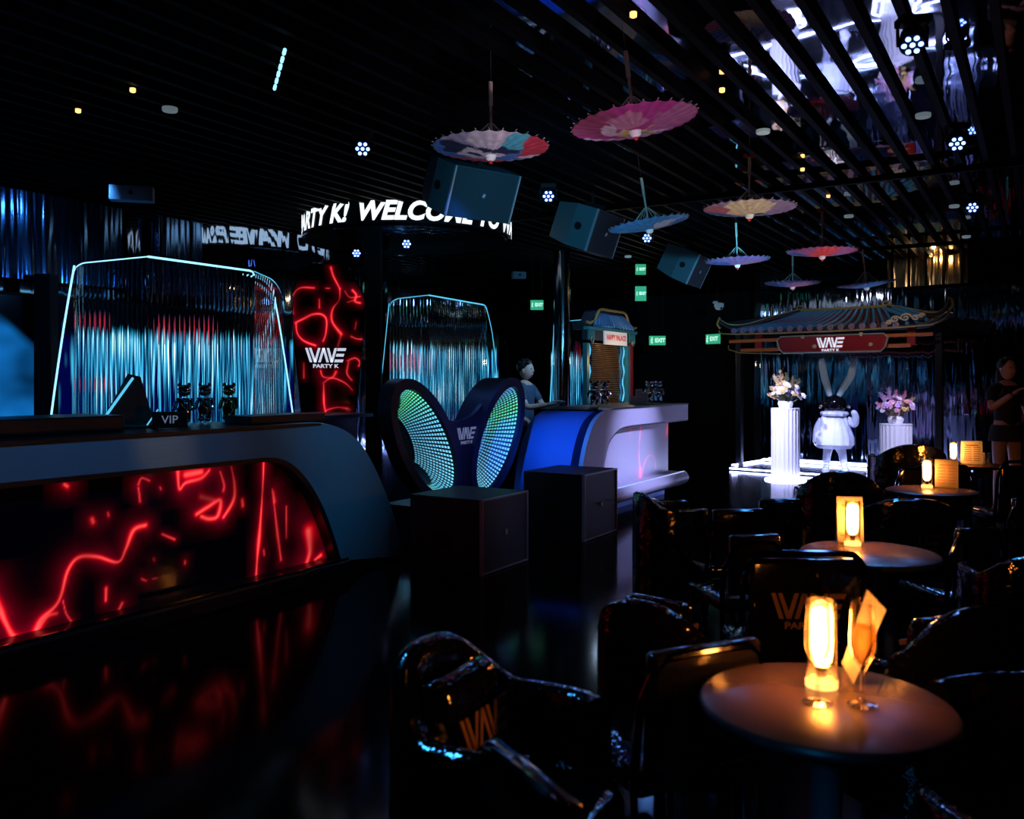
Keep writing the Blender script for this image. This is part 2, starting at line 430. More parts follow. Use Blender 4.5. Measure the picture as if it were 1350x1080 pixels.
lg.bm.faces.new(r0); lg.bm.faces.new(r1)
for i in range(len(sec)): lg.bm.faces.new((r0[i], r0[(i+1)%len(sec)], r1[(i+1)%len(sec)], r1[i]))
lg.build('ledge', 'white_steel', bar2, smooth=True)
Z8 = lambda x, y: (680+x*.3148, 380+y*.3148)
raw2 = [([(525,568),(518,640),(516,700),(522,770),(520,800)], .014, .75), ([(520,770),(522,800)], .05, .7), ([(478,572),(480,600)], .03, .35),
        ([(527,790),(540,730),(560,700),(580,710),(585,750)], .011, .5), ([(640,560),(632,610)], .03, .5), ([(668,560),(662,620),(650,700)], .022, .5)]
l2 = [([bar_local(*Z8(x, y), E2) for x, y in pts], w, s) for pts, w, s in raw2]; lc2 = lava_col(l2)
m2 = mat_attr('white_lava', 1.0, rough=.32, base=(.42,.42,.52))
grid_panel('painted_glow_panel', 'white_lava', bar2, lambda u, v: Vector((-2.68+2.27*u, .10, .28+.69*v)), 300, 90, lambda u, v: tuple(c*1.3 for c in lc2(-2.68+2.27*u, .28+.69*v)))
MB().tube([(-2.62,-.10,.305), (-.36,-.10,.305)], .006).build('light_strip', 'led_small', bar2)

# ================================================================ DJ BOOTH WITH EARS
BO = (-.4625, 8.40, 0)
booth = thing('dj_booth', 'dark DJ booth with two ear-shaped mirror rings of coloured lights', 'booth', BO, ROT)
def ellipse(cx, cz, a, b, tilt, n=64):
    out = []
    for i in range(n):
        t = 2*PI*i/n; x, z = b*math.cos(t), a*math.sin(t)
        out.append((cx+x*math.cos(tilt)-z*math.sin(tilt), cz+x*math.sin(tilt)+z*math.cos(tilt)))
    return out
def ear_col(t, k):
    q = (math.sin(t*1.0+.4)+1)/2
    bands = [(.08,.60,1), (.06,1,.35), (.05,.35,1), (.45,.25,1), (.05,.9,.25), (.10,.75,1), (.15,.7,1)]
    f = (t/(2*PI)*len(bands)*1.0) % len(bands); i = int(f); f -= i
    c0, c1 = bands[i], bands[(i+1) % len(bands)]
    return tuple(c0[j]*(1-f)+c1[j]*f for j in range(3))
def ear(cx, cz, tilt, a=.605, b=.285, depth=.5):
    e_o, e_i = ellipse(cx, cz, a+.10, b+.085, tilt), ellipse(cx, cz, a, b, tilt); TP = lambda f: 1-.50*f; DX = .20
    root = MB().band(e_o, e_i, -.03, .02, closed=True).band(e_o, ellipse(cx, cz, a+.085, b+.07, tilt), .02, .12 if cx < 0 else .30, closed=True).build('ear_frame', 'booth_paint', booth, smooth=True, bev=.008)
    back = MB(); back.prism(ellipse(cx+DX, cz, a*TP(1), b*TP(1), tilt), depth-.03, depth-.005); back.build('mirror_back', 'mirror_back', root)
    # led dashes on the rim; deeper loops stand in for mirror reflections
    bm = bmesh.new(); lay = bm.loops.layers.float_color.new('Col'); NL = 70
    for k in range(13):
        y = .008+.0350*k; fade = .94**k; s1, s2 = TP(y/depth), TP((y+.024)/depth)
        for i in range(NL):
            t = 2*PI*(i+.5)/NL; dt = 2*PI/NL*.27
            q = []
            for tt in (t-dt, t+dt):
                for yy, sc_ in ((y, s1), (y+.024, s2)):
                    x, z = (b*sc_-.005)*math.cos(tt), (a*sc_-.005)*math.sin(tt)
                    q.append((cx+DX*yy/depth+x*math.cos(tilt)-z*math.sin(tilt), yy, cz+x*math.sin(tilt)+z*math.cos(tilt)))
            f = bm.faces.new([bm.verts.new(v) for v in (q[0], q[1], q[3], q[2])])
            c = ear_col(t, k); w = .10
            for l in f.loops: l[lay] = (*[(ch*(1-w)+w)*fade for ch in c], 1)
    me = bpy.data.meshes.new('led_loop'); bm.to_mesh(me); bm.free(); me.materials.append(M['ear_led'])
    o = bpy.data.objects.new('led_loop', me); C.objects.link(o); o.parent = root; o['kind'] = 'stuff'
    wallm = MB(); n = 64; sh = []
    for dd in (0, .008):
        for f_ in (0, 1): sh.append([wallm.bm.verts.new((x+DX*f_, f_*(depth-.02), z)) for x, z in ellipse(cx, cz, a*TP(f_)-.001+dd, b*TP(f_)-.001+dd, tilt, n)])
    for i in range(n):
        j = (i+1) % n; A0, A1, B0, B1 = sh
        for q in ((A0[i], A0[j], A1[j], A1[i]), (B0[j], B0[i], B1[i], B1[j]), (A0[j], A0[i], B0[i], B0[j]), (A1[i], A1[j], B1[j], B1[i])): wallm.bm.faces.new(q)
    wallm.build('tunnel_wall', 'ear_wall', root)
    MB().prism(ellipse(cx, cz, a, b, tilt), -.012, -.006).build('mirror_pane', 'mirror_pane', root)
mat_attr('ear_led', 1.9)
mat('ear_wall', (.01,.03,.04), .4, 0, spec=.1)
ear(-.60, .915, math.radians(40)); ear(.60, .905, -math.radians(36))
sad = [(x, z) for x, z, _ in smoothpath([(-.34,1.14,0), (-.20,1.11,0), (-.05,1.10,0), (.10,1.12,0), (.24,1.17,0), (.36,1.25,0)], 6)]
MB().prism([(-.10,.0), (-.10,.45), (-.16,.75), (-.28,1.0)]+sad+[(.28,1.0), (.16,.75), (.10,.45), (.10,0)], .02, .07).build('body', 'booth_paint', booth, smooth=True)
for sx in (-1, 1): MB().prism([(sx*.1,0), (sx*.62,0), (sx*.62,.34), (sx*.10,.34)], .05, .50).build('base', 'booth_paint', booth)
logo(booth, .115, (.07,.016,.975), 'logo_grey')
MB().prism([(-1.5,1.16), (-1.5,1.19), (-.8,1.19), (-.8,1.16)], .45, 1.1).build('side_shelf', 'booth_paint', booth)
MB().prism([(-1.45,0), (-1.45,1.16), (-.85,1.16), (-.85,0)], .6, 1.0).build('side_cabinet', 'booth_paint', booth)

# ================================================================ SUBWOOFERS
def subwoofer(X, Y, h, w, dep, label):
    t = thing('subwoofer', label, 'speaker', (X, Y, 0), ROT, 'subwoofers on the floor')
    MB().box((w/2, dep/2+.02, h/2), (w, dep, h), bev=.006).build('cabinet', 'sub_paint', t)
    MB().box((w/2, .005, h/2), (w-.03, .02, h-.03)).build('grille', 'grille', t)
    fr = MB()
    for c, s in (((w/2,.0,h-.008),(w,.03,.012)), ((w/2,.0,.012),(w,.03,.012)), ((.007,.0,h/2),(.012,.03,h)), ((w-.007,.0,h/2),(.012,.03,h))): fr.box(c, s)
    fr.build('grille_frame', 'trim_blue', t)
    MB().box((w/2,-.012,h/2), (.03,.012,.045), bev=.004).build('badge', 'badge', t)
    MB().box((-.002, dep*.55, h*.42), (.012,.16,.11)).build('handle_recess', 'matt_black', t)
    return t
mat('trim_blue', (.28,.36,.48), .4, .3)
subwoofer(-.236, 6.63, .58, .69, .66, 'black subwoofer box in front of the left ear ring')
subwoofer(.656, 8.02, .62, .72, .62, 'black subwoofer box in front of the blue curved counter end')

# ================================================================ REEDED SCREENS
def reeded(name_lbl, pts, z0, z1s, slants, leds):
    """pts: world xy corners; one corrugated panel between each pair"""
    t = thing('reeded_partition', name_lbl, 'partition', (pts[0][0], pts[0][1], 0), 0, 'reeded acrylic partitions')
    o = Vector((pts[0][0], pts[0][1], 0))
    for i in range(len(pts)-1):
        a = Vector((*pts[i], 0))-o; b = Vector((*pts[i+1], 0))-o; L = (b-a).length; v = (b-a)/L; nn = Vector((v.y, -v.x, 0))
        pitch = .046; n = max(6, int(L/pitch)*6)
        sa, sb = slants[i]; m = MB(); fr, bk, top = [], [], []
        za, zb = z1s[i], z1s[i+1]
        for k in range(n+1):
            u = k/n; ph = (k % 6)/6; off = .0028*abs(math.sin(ph*PI))
            zt = za*(1-u)+zb*u
            if sa > 0 and u*L < sa: zt -= sa*.55*(1-math.sqrt(max(0, 1-(1-u*L/sa)**2)))
            if sb > 0 and (1-u)*L < sb: zt -= sb*.75*(1-math.sqrt(max(0, 1-(1-(1-u)*L/sb)**2)))
            xa = a+v*L*u; fr.append((xa+nn*(.006+off), zt)); bk.append((xa-nn*.006, zt)); top.append(Vector((xa.x, xa.y, zt)))
        NV = 1
        F_ = [(m.bm.verts.new((p.x, p.y, z0)), m.bm.verts.new((p.x, p.y, z))) for p, z in fr]
        B_ = [(m.bm.verts.new((p.x, p.y, z0)), m.bm.verts.new((p.x, p.y, z))) for p, z in bk]
        for k in range(n):
            for q in ((F_[k][0], F_[k+1][0], F_[k+1][1], F_[k][1]), (B_[k+1][0], B_[k][0], B_[k][1], B_[k+1][1]), (F_[k][1], F_[k+1][1], B_[k+1][1], B_[k][1])):
                f = m.bm.faces.new(q)
        m.bm.faces.new((F_[0][0], F_[0][1], B_[0][1], B_[0][0])); m.bm.faces.new((F_[n][0], F_[n][1], B_[n][1], B_[n][0]))
        pn = m.build('reeded_panel', 'reeded', t)
        st = [p+Vector((0,0,.012)) for p in top[::3]]
        if leds[i]:
            MB().tube(st, leds[i][1], seg=6).build('light_strip', leds[i][0], pn)
    return t
def XY(px, py, Y): q = P(px, py, Y); return (q.x, q.y)
A = XY(98,345,7.35); Bp = XY(195,342,7.13); Cp = XY(335,362,8.10); Dp = XY(374,380,8.75)
rp = reeded('large fluted clear partition glowing ice blue behind the left bar counter', [A, Bp, Cp, Dp], .0, [2.46,2.49,2.49,2.44], [(.12,0),(0,.05),(0,.34)], [('led_ice',.005), ('led_ice',.009), ('led_cyan',.004)])
def slant_edge(px0, py0, px1, py1, Y, r, m, parent_thing, curve=None):
    pts = [P(px0, py0, Y)]+[P(x, y, Y) for x, y in (curve or [])]+[P(px1, py1, Y)]
    loc = parent_thing.location
    return MB().tube([Vector(q)-loc for q in smoothpath([tuple(p) for p in pts], 6)], r, seg=6).build('edge_strip', m, parent_thing)
slant_edge(98,350, 64,575, 7.3, .009, 'led_ice', rp, [(86,420), (74,500)])
slant_edge(330,362, 388,560, 8.55, .007, 'led_ice', rp, [(352,372), (363,400), (375,470)])
A = XY(514,396,10.75); Bp = XY(565,393,10.5); Cp = XY(641,404,11.7)
rp2 = reeded('middle fluted clear partition behind the ear-shaped DJ booth', [A, Bp, Cp], .0, [2.47,2.50,2.48], [(.15,0),(0,.08)], [('led_cyan',.004), ('led_cyan',.008)])
slant_edge(513,400, 503,500, 10.8, .0045, 'led_cyan', rp2)
slant_edge(641,405, 656,500, 11.75, .0045, 'led_cyan', rp2, [(649,440)])
A = XY(730,426,14.9); Bp = XY(766,424,14.3)
rp3 = reeded('narrow fluted clear partition left of the small pagoda front', [A, Bp], .0, [2.46,2.46], [(.1,0)], [('led_cyan',.005)])
slant_edge(731,426, 725,540, 14.9, .010, 'led_cyan', rp3)

# added panels, rippled-metal reflections painted as emission, seen through the partitions
def ice(seed, blobs=()):
    def f(x, z):
        s = noise.noise(Vector((x*7, z*1.1+noise.noise(Vector((x*2,z*2,seed))), seed)))
        s2 = noise.noise(Vector((x*21, z*1.9, seed+4)))
        s3 = noise.noise(Vector((x*2.1, z*1.3, seed+8)))
        v = max(0, .30+.9*s+1.5*s2+.8*s3)**1.4
        edge = max(0, min(1, (1.98-z+.16*s2)/.10)); low = max(.0, min(1, (z-.95)/.25))
        v *= edge*(.25+.75*low)
        c = [v*.05, v*.52, v*.80+.03*edge]
        if v > .75: c = [c[0]+(v-.75)*.9, c[1]+(v-.75)*.5, c[2]]
        for bx, bz, br, bs in blobs:
            d = math.hypot((x-bx)/br, (z-bz)/(br*1.3))+.35*s
            if d < 1: c = [c[0]*.3+bs*(1-d), c[1]*.3+.02*bs, c[2]*.3+.05*bs]
        return tuple(min(2.4, q*1.7) for q in c)
    return f
def wall_reflection(t0, t1, label, seed, blobs=(), nn=-7.9, z0=.85, z1=2.25, fn=None):
    o = W(nn, t0); L = t1-t0
    th = thing('reflection_panel', label, 'painted_reflection', (o.x, o.y, 0), ROT, 'painted reflections behind the bar')
    f = fn or ice(seed, blobs)
    g = grid_panel('reflection_face', 'painted_reflection', th, lambda u, v: Vector((L*u, -.03, z0+(z1-z0)*v)), int(L*80), 60, lambda u, v: f(L*u, z0+(z1-z0)*v))
    MB().box((L/2, .02, (z0+z1)/2), (L+.06, .08, z1-z0+.06)).build('reflection_backing', 'matt_black', th)
    return th
def tpar(px, nn): q = on_n(px, 500, nn); return q.x*.52+q.y*.854
wall_reflection(tpar(58,-7.9), tpar(384,-7.9), 'ice blue painted reflections behind the large left partition', 3, [(.38,2.05,.09,.5), (1.55,2.02,.13,.6), (.40,1.45,.07,.35)])
wall_reflection(tpar(512,-7.9), tpar(655,-7.9), 'ice blue painted reflections behind the middle partition', 11, [(.3,1.75,.15,.5)])
wall_reflection(tpar(725,-7.9), tpar(768,-7.9), 'ice blue painted reflections behind the narrow partition', 17, [(.9,1.9,.25,.5)])
def blue_swirl(x, z):  # blue light on wavy metal, painted as emission
    s = noise.noise(Vector((x*2.2, z*3.0, 1))); s2 = noise.noise(Vector((x*5, z*9, 5)))
    d = abs(math.hypot((x-1.35)/.34, (z-1.50)/.30)-1); hi = math.exp(-(d/.22)**2)
    v = .32+.3*s+.14*s2
    top = max(0, min(1, (1.95+.22*math.sin(x*4)-z)/.10)); v = max(.05, v)*top
    return (v*.01+.20*hi*top, v*.30+.5*hi*top, v*1.0+.5*hi*top)
mat('wavy_metal', (.10,.22,.42), .16, 1, bump=(1.4,.06,(5,5,.35)))
for ta, tb, lb in ((tpar(-40,-7.9), tpar(158,-7.9), 'wavy blue-black metal wall panel at upper left'), (tpar(205,-7.9), tpar(262,-7.9), 'narrow wavy metal wall panel left of the mirrored WAVE lettering')):
    o_ = W(-7.86, ta); m_ = MB().box(((tb-ta)/2, 0, 2.80), (tb-ta, .03, .80)); pn_ = m_.build('wavy_wall_panel', 'wavy_metal'); pn_.location = (o_.x, o_.y, 0); pn_.rotation_euler = (0,0,ROT)
    tag(pn_, lb, 'wall panel')
wall_reflection(tpar(58,-7.9)-2.6, tpar(50,-7.9)-.05, 'deep blue glowing screen in place of lit wavy metal at the far left edge', 5, fn=blue_swirl)

# dark posts between the bays
def dark_post(px0, px1, Y, label, z1=HC, th=.15):
    a, b = P(px0, 0, Y), P(px1, 0, Y); w = b.x-a.x
    o = MB().box((0, 0, z1/2), (w, th, z1), bev=.01).build('pillar', 'matt_black'); o.location = ((a.x+b.x)/2, Y, 0)
    return tag(o, label, 'pillar')
mb = MB(); mb.lathe([(.12,0), (.12,HC-.05)], seg=24); pl = mb.build('pillar', 'dark_chrome', smooth=True); q = P(741,0,12.8); pl.location = (q.x, q.y, 0)
tag(pl, 'dark round pillar rising above the narrow partition', 'pillar')
dark_post(483, 503, 9.7, 'black pillar added to block a bright reflection between the veined totem and the middle partition', HC-.05)  # added to block a bright wall reflection
dark_post(50, 72, 7.9, 'black post between the blue painted reflections and the large partition', 2.45)

# ================================================================ COFFIN TOTEM
Yt = 8.9; q = P(434, 0, Yt)
tot = thing('totem_sign', 'coffin-shaped black sign with red veins painted as glow and white WAVE logo', 'sign', (q.x, q.y, 0), math.radians(14))
s = Yt/F
outl = [(-47,-115), (-46,-112), (-44,-100), (-38,-60), (-30,60), (30,60), (38,-30), (44,-100), (40,-122), (22,-150), (-22,-150), (-40,-122)]
def tz(y): return H-(y)*s
shape = [(-33,65), (-46,-62), (-46,-112), (-38,-138), (-20,-152), (14,-152), (30,-140), (46,-106), (44,-62), (32,65)]
poly = [(x*s*1.02, tz(y)) for x, y in shape]
MB().prism(poly, .012, .10).build('backboard', 'reveal', tot)
def inpoly(x, z):
    c = False; n = len(poly)
    for i in range(n):
        x1, z1 = poly[i]; x2, z2 = poly[(i+1) % n]
        if (z1 > z) != (z2 > z) and x < (x2-x1)*(z-z1)/(z2-z1)+x1: c = not c
    return c
Z7 = lambda x, y: ((360+x*.324-434)*s*1.02, tz(330+y*.324-HZ))
rv = [([(235,70),(245,105),(270,155)], .008, 1.5), ([(270,155),(268,200),(242,240),(240,290),(275,340)], .010, 1.6),
      ([(170,155),(120,155),(95,175),(82,215),(88,260)], .009, 1.3), ([(190,200),(190,235)], .008, .9), ([(215,155),(230,155)], .006, .9),
      ([(97,297),(130,280),(165,262),(200,262),(218,285),(215,340),(205,370)], .009, 1.6), ([(100,300),(105,340),(130,370),(175,388)], .010, 1.5),
      ([(320,160),(335,180),(330,205),(350,212)], .010, 1.3), ([(290,165),(310,190),(350,185)], .007, .8), ([(315,350),(340,360),(370,360)], .008, 1.2),
      ([(275,345),(262,390)], .008, .9), ([(335,290),(330,320)], .006, .6), ([(195,490),(205,515),(240,518),(255,495)], .011, 1.6),
      ([(205,540),(240,520),(290,540),(320,570)], .007, 1.0), ([(207,545),(208,620),(215,660)], .009, 1.3), ([(300,450),(330,438),(350,455),(345,470)], .008, 1.1),
      ([(305,455),(298,500),(318,530)], .007, .8), ([(220,650),(260,640),(300,645)], .009, 1.0), ([(215,655),(205,690),(180,700)], .010, 1.3),
      ([(235,690),(250,675),(300,672)], .008, .9), ([(130,460),(130,520)], .007, .7), ([(330,200),(300,210)], .007, .7)]
lt = lava_col([([Z7(x, y) for x, y in p], w*1.25, st_*.9) for p, w, st_ in rv])
x0, x1, z0, z1 = -.38, .38, tz(65), tz(-152)
grid_panel('painted_glow_panel', 'painted_red_glow', tot, lambda u, v: Vector((x0+(x1-x0)*u, .004, z0+(z1-z0)*v)), 150, 330,
           lambda u, v: lt(x0+(x1-x0)*u, z0+(z1-z0)*v), inside=lambda u, v: inpoly(x0+(x1-x0)*u, z0+(z1-z0)*v))
MB().tube([(x, 0, z) for x, z in poly], .006, closed=True).build('rim', 'dark_chrome', tot)
MB().box((0,.06,.5), (.5,.08,1.0)).build('stand', 'matt_black', tot)
logo(tot, .145, (-.035,-.004,1.745), 'logo_white')

# ================================================================ LED RING
rc = Vector((-1.245, 10.45, 0)); RR = 1.235
ring = thing('ticker_ring', 'round hanging LED ticker ring with scrolling white WELCOME TO WAVE PARTY K text', 'display', (rc.x, rc.y, 3.15))
MB().lathe([(RR,0), (RR,.265), (RR-.05,.265), (RR-.05,0)], seg=96, cap=False).build('ring_band', 'matt_black', ring, smooth=True)
MB().lathe([(RR-.06,.16), (RR-.06,.20)], seg=96).build('soffit', 'black_ripple', ring)
MB().lathe([(RR+.008,-.012), (RR+.008,.006), (RR-.06,.006), (RR-.06,-.012)], seg=96, cap=False).build('lower_rim', 'dark_chrome', ring, smooth=True)
body_t = 'WELCOME TO WAVE PARTY K!'
me = text_mesh(body_t, .31, .013, .28, 'LEFT')
bm = bmesh.new(); bm.from_mesh(me)
wid = max(v.co.x for v in bm.verts)-min(v.co.x for v in bm.verts)
x_off = min(v.co.x for v in bm.verts)
import itertools
rad = RR+.006; circ = 2*PI*rad
reps = 2; sx = (circ/reps)/(wid+.14)
bmesh.ops.triangulate(bm, faces=bm.faces[:])
for _ in range(1): bmesh.ops.subdivide_edges(bm, edges=[e for e in bm.edges if e.calc_length() > .06], cuts=1)
def start_ang():
    # the W of WELCOME begins at column 474
    best = min((abs(((rc.x+rad*math.sin(t))/(rc.y-rad*math.cos(t)))*F+CX-474), t) for t in [i*.01-1.4 for i in range(280)])
    return best[1]
a0 = start_ang()
base = bpy.data.meshes.new('ticker_text'); 
for v in bm.verts:
    t = a0+(v.co.x-x_off)*sx/rad; zz = .128+v.co.y*.88
    v.co = Vector((rad*math.sin(t), -rad*math.cos(t), zz))
bm.to_mesh(base); bm.free(); base.materials.append(M['led_white'])
for r_ in range(reps):
    o = bpy.data.objects.new('ticker_text', base); C.objects.link(o); o.parent = ring; o.rotation_euler = (0, 0, r_*2*PI/reps)

# ================================================================ MOVING HEAD LIGHTS
def moving_head(label, loc, aim=(0,-.5,-1), scale=.8):
    t = thing('moving_light', label, 'stage light', loc, 0, 'blue moving stage lights')
    t.scale = (scale,)*3
    MB().box((0,0,.14), (.17,.12,.05), bev=.01).build('base', 'matt_black', t)
    MB().tube([(-.085,0,-.01), (-.088,0,.10), (-.07,0,.125), (.07,0,.125), (.088,0,.10), (.085,0,-.01)], .010, 8).build('yoke', 'matt_black', t)
    q = Vector(aim).normalized().to_track_quat('-Z', 'Y')
    h = MB().lathe([(.045,.07), (.07,.05), (.075,-.05), (.068,-.06), (.0,-.055)], seg=24).build('head', 'matt_black', t, smooth=True)
    h.rotation_euler = q.to_euler(); h.location = (0,0,.03)
    for i in range(7):
        r = 0 if i == 6 else .045; a = i*PI/3
        MB().sphere((r*math.cos(a), r*math.sin(a), -.062), (.0155,.0155,.006), 10, 6).build('lens', 'led_blue', h)
    return t
def aim_cam(p): return Vector((0,0,H))-Vector(p)
mh = [('small blue stage light left of the ticker ring top', (478,168), 6.0, (0,0,-.4)), ('blue stage light inside the ring, nearest its centre', (536,321), 9.9, (0,0,0)),
      ('blue stage light inside the ring at its left', (470,332), 10.6, (0,0,-.9)), ('blue stage light left of the hanging speaker under the pink parasol', (723,258), 7.6, (0,0,0)),
      ('blue stage light under the small blue parasol beside the speaker', (853,312), 9.6, (0,0,-.8)), ('blue stage light near top right, below a pale ceiling disc', (1262,184), 5.7, (0,0,-1.2)),
      ('blue stage light in the top right corner', (1203,8), 4.1, (0,0,-1.0)), ('smaller farther blue stage light at right ceiling', (1282,268), 8.0, (0,0,-1.5))]
for lb, (px, py), Y, adj in mh:
    p = P(px, py, Y); d = aim_cam(p); d = Vector((d.x, d.y, d.z+adj[2]*3))
    p.z = min(p.z, HC-.32); moving_head(lb, p-Vector((0,0,.03)), d)
    spot('moving_light_beam', p+d.normalized()*.10, p+d.normalized()*.1+Vector((d.x*.3+.4, d.y*.3, -2.2)), (.12,.32,1), 12, 1.2, 1, .09)

# small pale ceiling discs
DZ = HC-.13
for i, (px, py, lb) in enumerate([(224,146,'upper left above the reeded wall'), (1217,154,'right of the reflected columns'), (1006,175,'above the cream parasol'), (1119,286,'between the red-topped parasol and right stage light'),
                     (1258,273,'just left of the far right stage light'), (1274,313,'lowest at far right'), (828,339,'below the small blue parasol')]):
    Y = (DZ-H)*F/(HZ-py); p = P(px, py, Y)
    o = MB().lathe([(.05,.02), (.05,0), (.046,-.006), (0,-.006)], seg=24).build('ceiling_disc', 'disc_grey'); o.location = (p.x, p.y, DZ)
    tag(o, 'pale round ceiling disc '+lb, 'ceiling disc', 'pale ceiling discs')
for i, (px, py, lb, k_) in enumerate([(103,148,'far left above the reeded wall','amber_led'), (175,121,'between the far left one and the dashed reflected light line','amber_led'), (835,22,'at top centre above the magenta parasol','amber_led'),
                     (952,121,'left of the ceiling reflection of the plinths','amber_led'), (1058,225,'right of the cream parasol','amber_led'), (1092,260,'above the red-bowed parasol','amber_led')]):
    Y = (HC-.07-H)*F/(HZ-py); p = P(px, py, Y)
    o = MB().lathe([(.018,.022), (.018,0), (.012,-.004)], seg=14).build('pin_light', k_); o.location = (p.x, p.y, HC-.07)
    tag(o, 'tiny amber ceiling pin light '+lb, 'pin light', 'amber ceiling pin lights')
# dashed reflected light line, added as glowing tubes
t0, t1 = P(376,12,4.75), P(361,96,5.45); mb = MB()
for i in range(6):
    a = t0.lerp(t1, i/6+.02); b = t0.lerp(t1, i/6+.11); a.z = b.z = HC-.12; mb.tube([a, b], .010, 6)
ln = mb.build('light_strip', 'led_ice'); tag(ln, 'dashed ice blue tubes added for a light reflection in the ceiling at upper left', 'added reflection tubes')

# ================================================================ HANGING SPEAKERS
def hang_speaker(label, px, py, Y, wdir, pitch, w=.62, h=.42, dep=.50, roll=0, m='speaker_paint'):
    """px,py: front face top-left corner; wdir: direction angle of the front's width"""
    t = thing('hanging_speaker', label, 'speaker', P(px, py, Y), 0, 'hanging loudspeakers')
    t.rotation_euler = Euler((pitch, roll, wdir), 'XYZ')
    # cabinet tapers to the back
    m_ = MB(); b = .12
    f = [(0,0,0), (w,0,0), (w,0,-h), (0,0,-h)]; k = [(b,dep,-.03), (w-b,dep,-.03), (w-b,dep,-h+.03), (b,dep,-h+.03)]; mid = [(0,dep*.45,0), (w,dep*.45,0), (w,dep*.45,-h), (0,dep*.45,-h)]
    rings = [[m_.bm.verts.new(p) for p in r] for r in (f, mid, k)]
    m_.bm.faces.new(rings[0]); m_.bm.faces.new(rings[2])
    for a, c in zip(rings, rings[1:]):
        for i in range(4): m_.bm.faces.new((a[i], a[(i+1)%4], c[(i+1)%4], c[i]))
    m_.build('cabinet', m, t, bev=.006)
    MB().box((w/2,-.008,-h/2), (w-.04,.014,h-.01)).build('grille', 'grille_blue', t)
    e = MB(); e.box((.008,-.008,-h/2), (.016,.02,h)); e.build('edge_strip', 'edge_metal', t)
    e = MB(); e.box((w-.008,-.008,-h/2), (.016,.02,h)); e.build('edge_strip', 'edge_metal', t)
    MB().box((w/2,-.018,-h/2), (.022,.008,.032), rot=(0,.4,0)).build('badge', 'badge', t)
    s_ = MB(); s_.lathe([(.038,0), (.038,.008)], seg=20, c=(0,0,0)); o = s_.build('socket', 'matt_black', t)
    o.rotation_euler = (0,-PI/2,0); o.location = (.0, dep*.30, -h*.5)
    br = MB(); br.box((w/2, dep*.4, .03), (.05,.22,.05)); br.build('bracket', 'matt_black', t)
    return t
mat('grille_blue', (.020,.040,.055), .6, .2, bump=(220,.001,(1,1,1)))
sp = [hang_speaker('large hanging speaker half hidden under the blue and red parasol', 600, 217, 7.0, math.atan2(.60,.80), math.radians(24), w=.66, dep=.62),
      hang_speaker('teal hanging speaker left of the small blue parasol', 788, 275, 8.4, ROT, math.radians(20), m='speaker_teal' if 0 else 'speaker_paint'),
      hang_speaker('hanging speaker farthest right, dark, beside the lilac parasol', 922, 335, 11.3, ROT+.05, math.radians(26))]
for s_ in sp:
    l = s_.location; z = HC-.05
    o = MB().tube([Vector((0,0,.05)), Vector((0,0,z-l.z-.02))], .018).build('hanging_pole', 'matt_black')
    u = Vector((math.cos(s_.rotation_euler[2]), math.sin(s_.rotation_euler[2]), 0)); v = Vector((-u.y, u.x, 0))
    o.location = l+u*.31+v*.2+Vector((0,0,.02)); tag(o, 'thin black ceiling pole holding '+s_['label'].replace('half hidden ', ''), 'pole', 'speaker poles')
# small wall speakers
for px, py, Y, w, h, lb in ((174,256,7.7,.36,.13,'slim blue-grey speaker box high on the left wall'), (684,363,13.0,.20,.10,'tiny pale speaker box right of the ticker ring')):
    p = P(px, py, Y); t = thing('wall_speaker', lb, 'speaker', p, math.radians(14))
    MB().box((0,0,0), (w,.12,h), bev=.006).build('cabinet', 'edge_metal2', t) if 'edge_metal2' in M else (mat('edge_metal2', (.10,.16,.22), .5), MB().box((0,0,0), (w,.12,h), bev=.006).build('cabinet', 'edge_metal2', t))
    MB().box((0,-.062,0), (.03,.01,.03)).build('badge', 'matt_black', t)
    MB().box((0,.12,0), (.04,.14,.04)).build('bracket', 'matt_black', t)
p = P(948,404,14.2); t = thing('security_camera', 'white dome security camera left of the pagoda roof', 'camera', p)
MB().lathe([(.03,.06), (.075,.05), (.08,0), (.05,-.05), (.0,-.065)], seg=24).build('dome', 'white_plastic', t, smooth=True)
MB().box((-.05,.05,.07), (.06,.12,.03)).build('bracket', 'white_plastic', t)
MB().sphere((.02,-.045,-.03), .022).build('lens', 'matt_black', t)

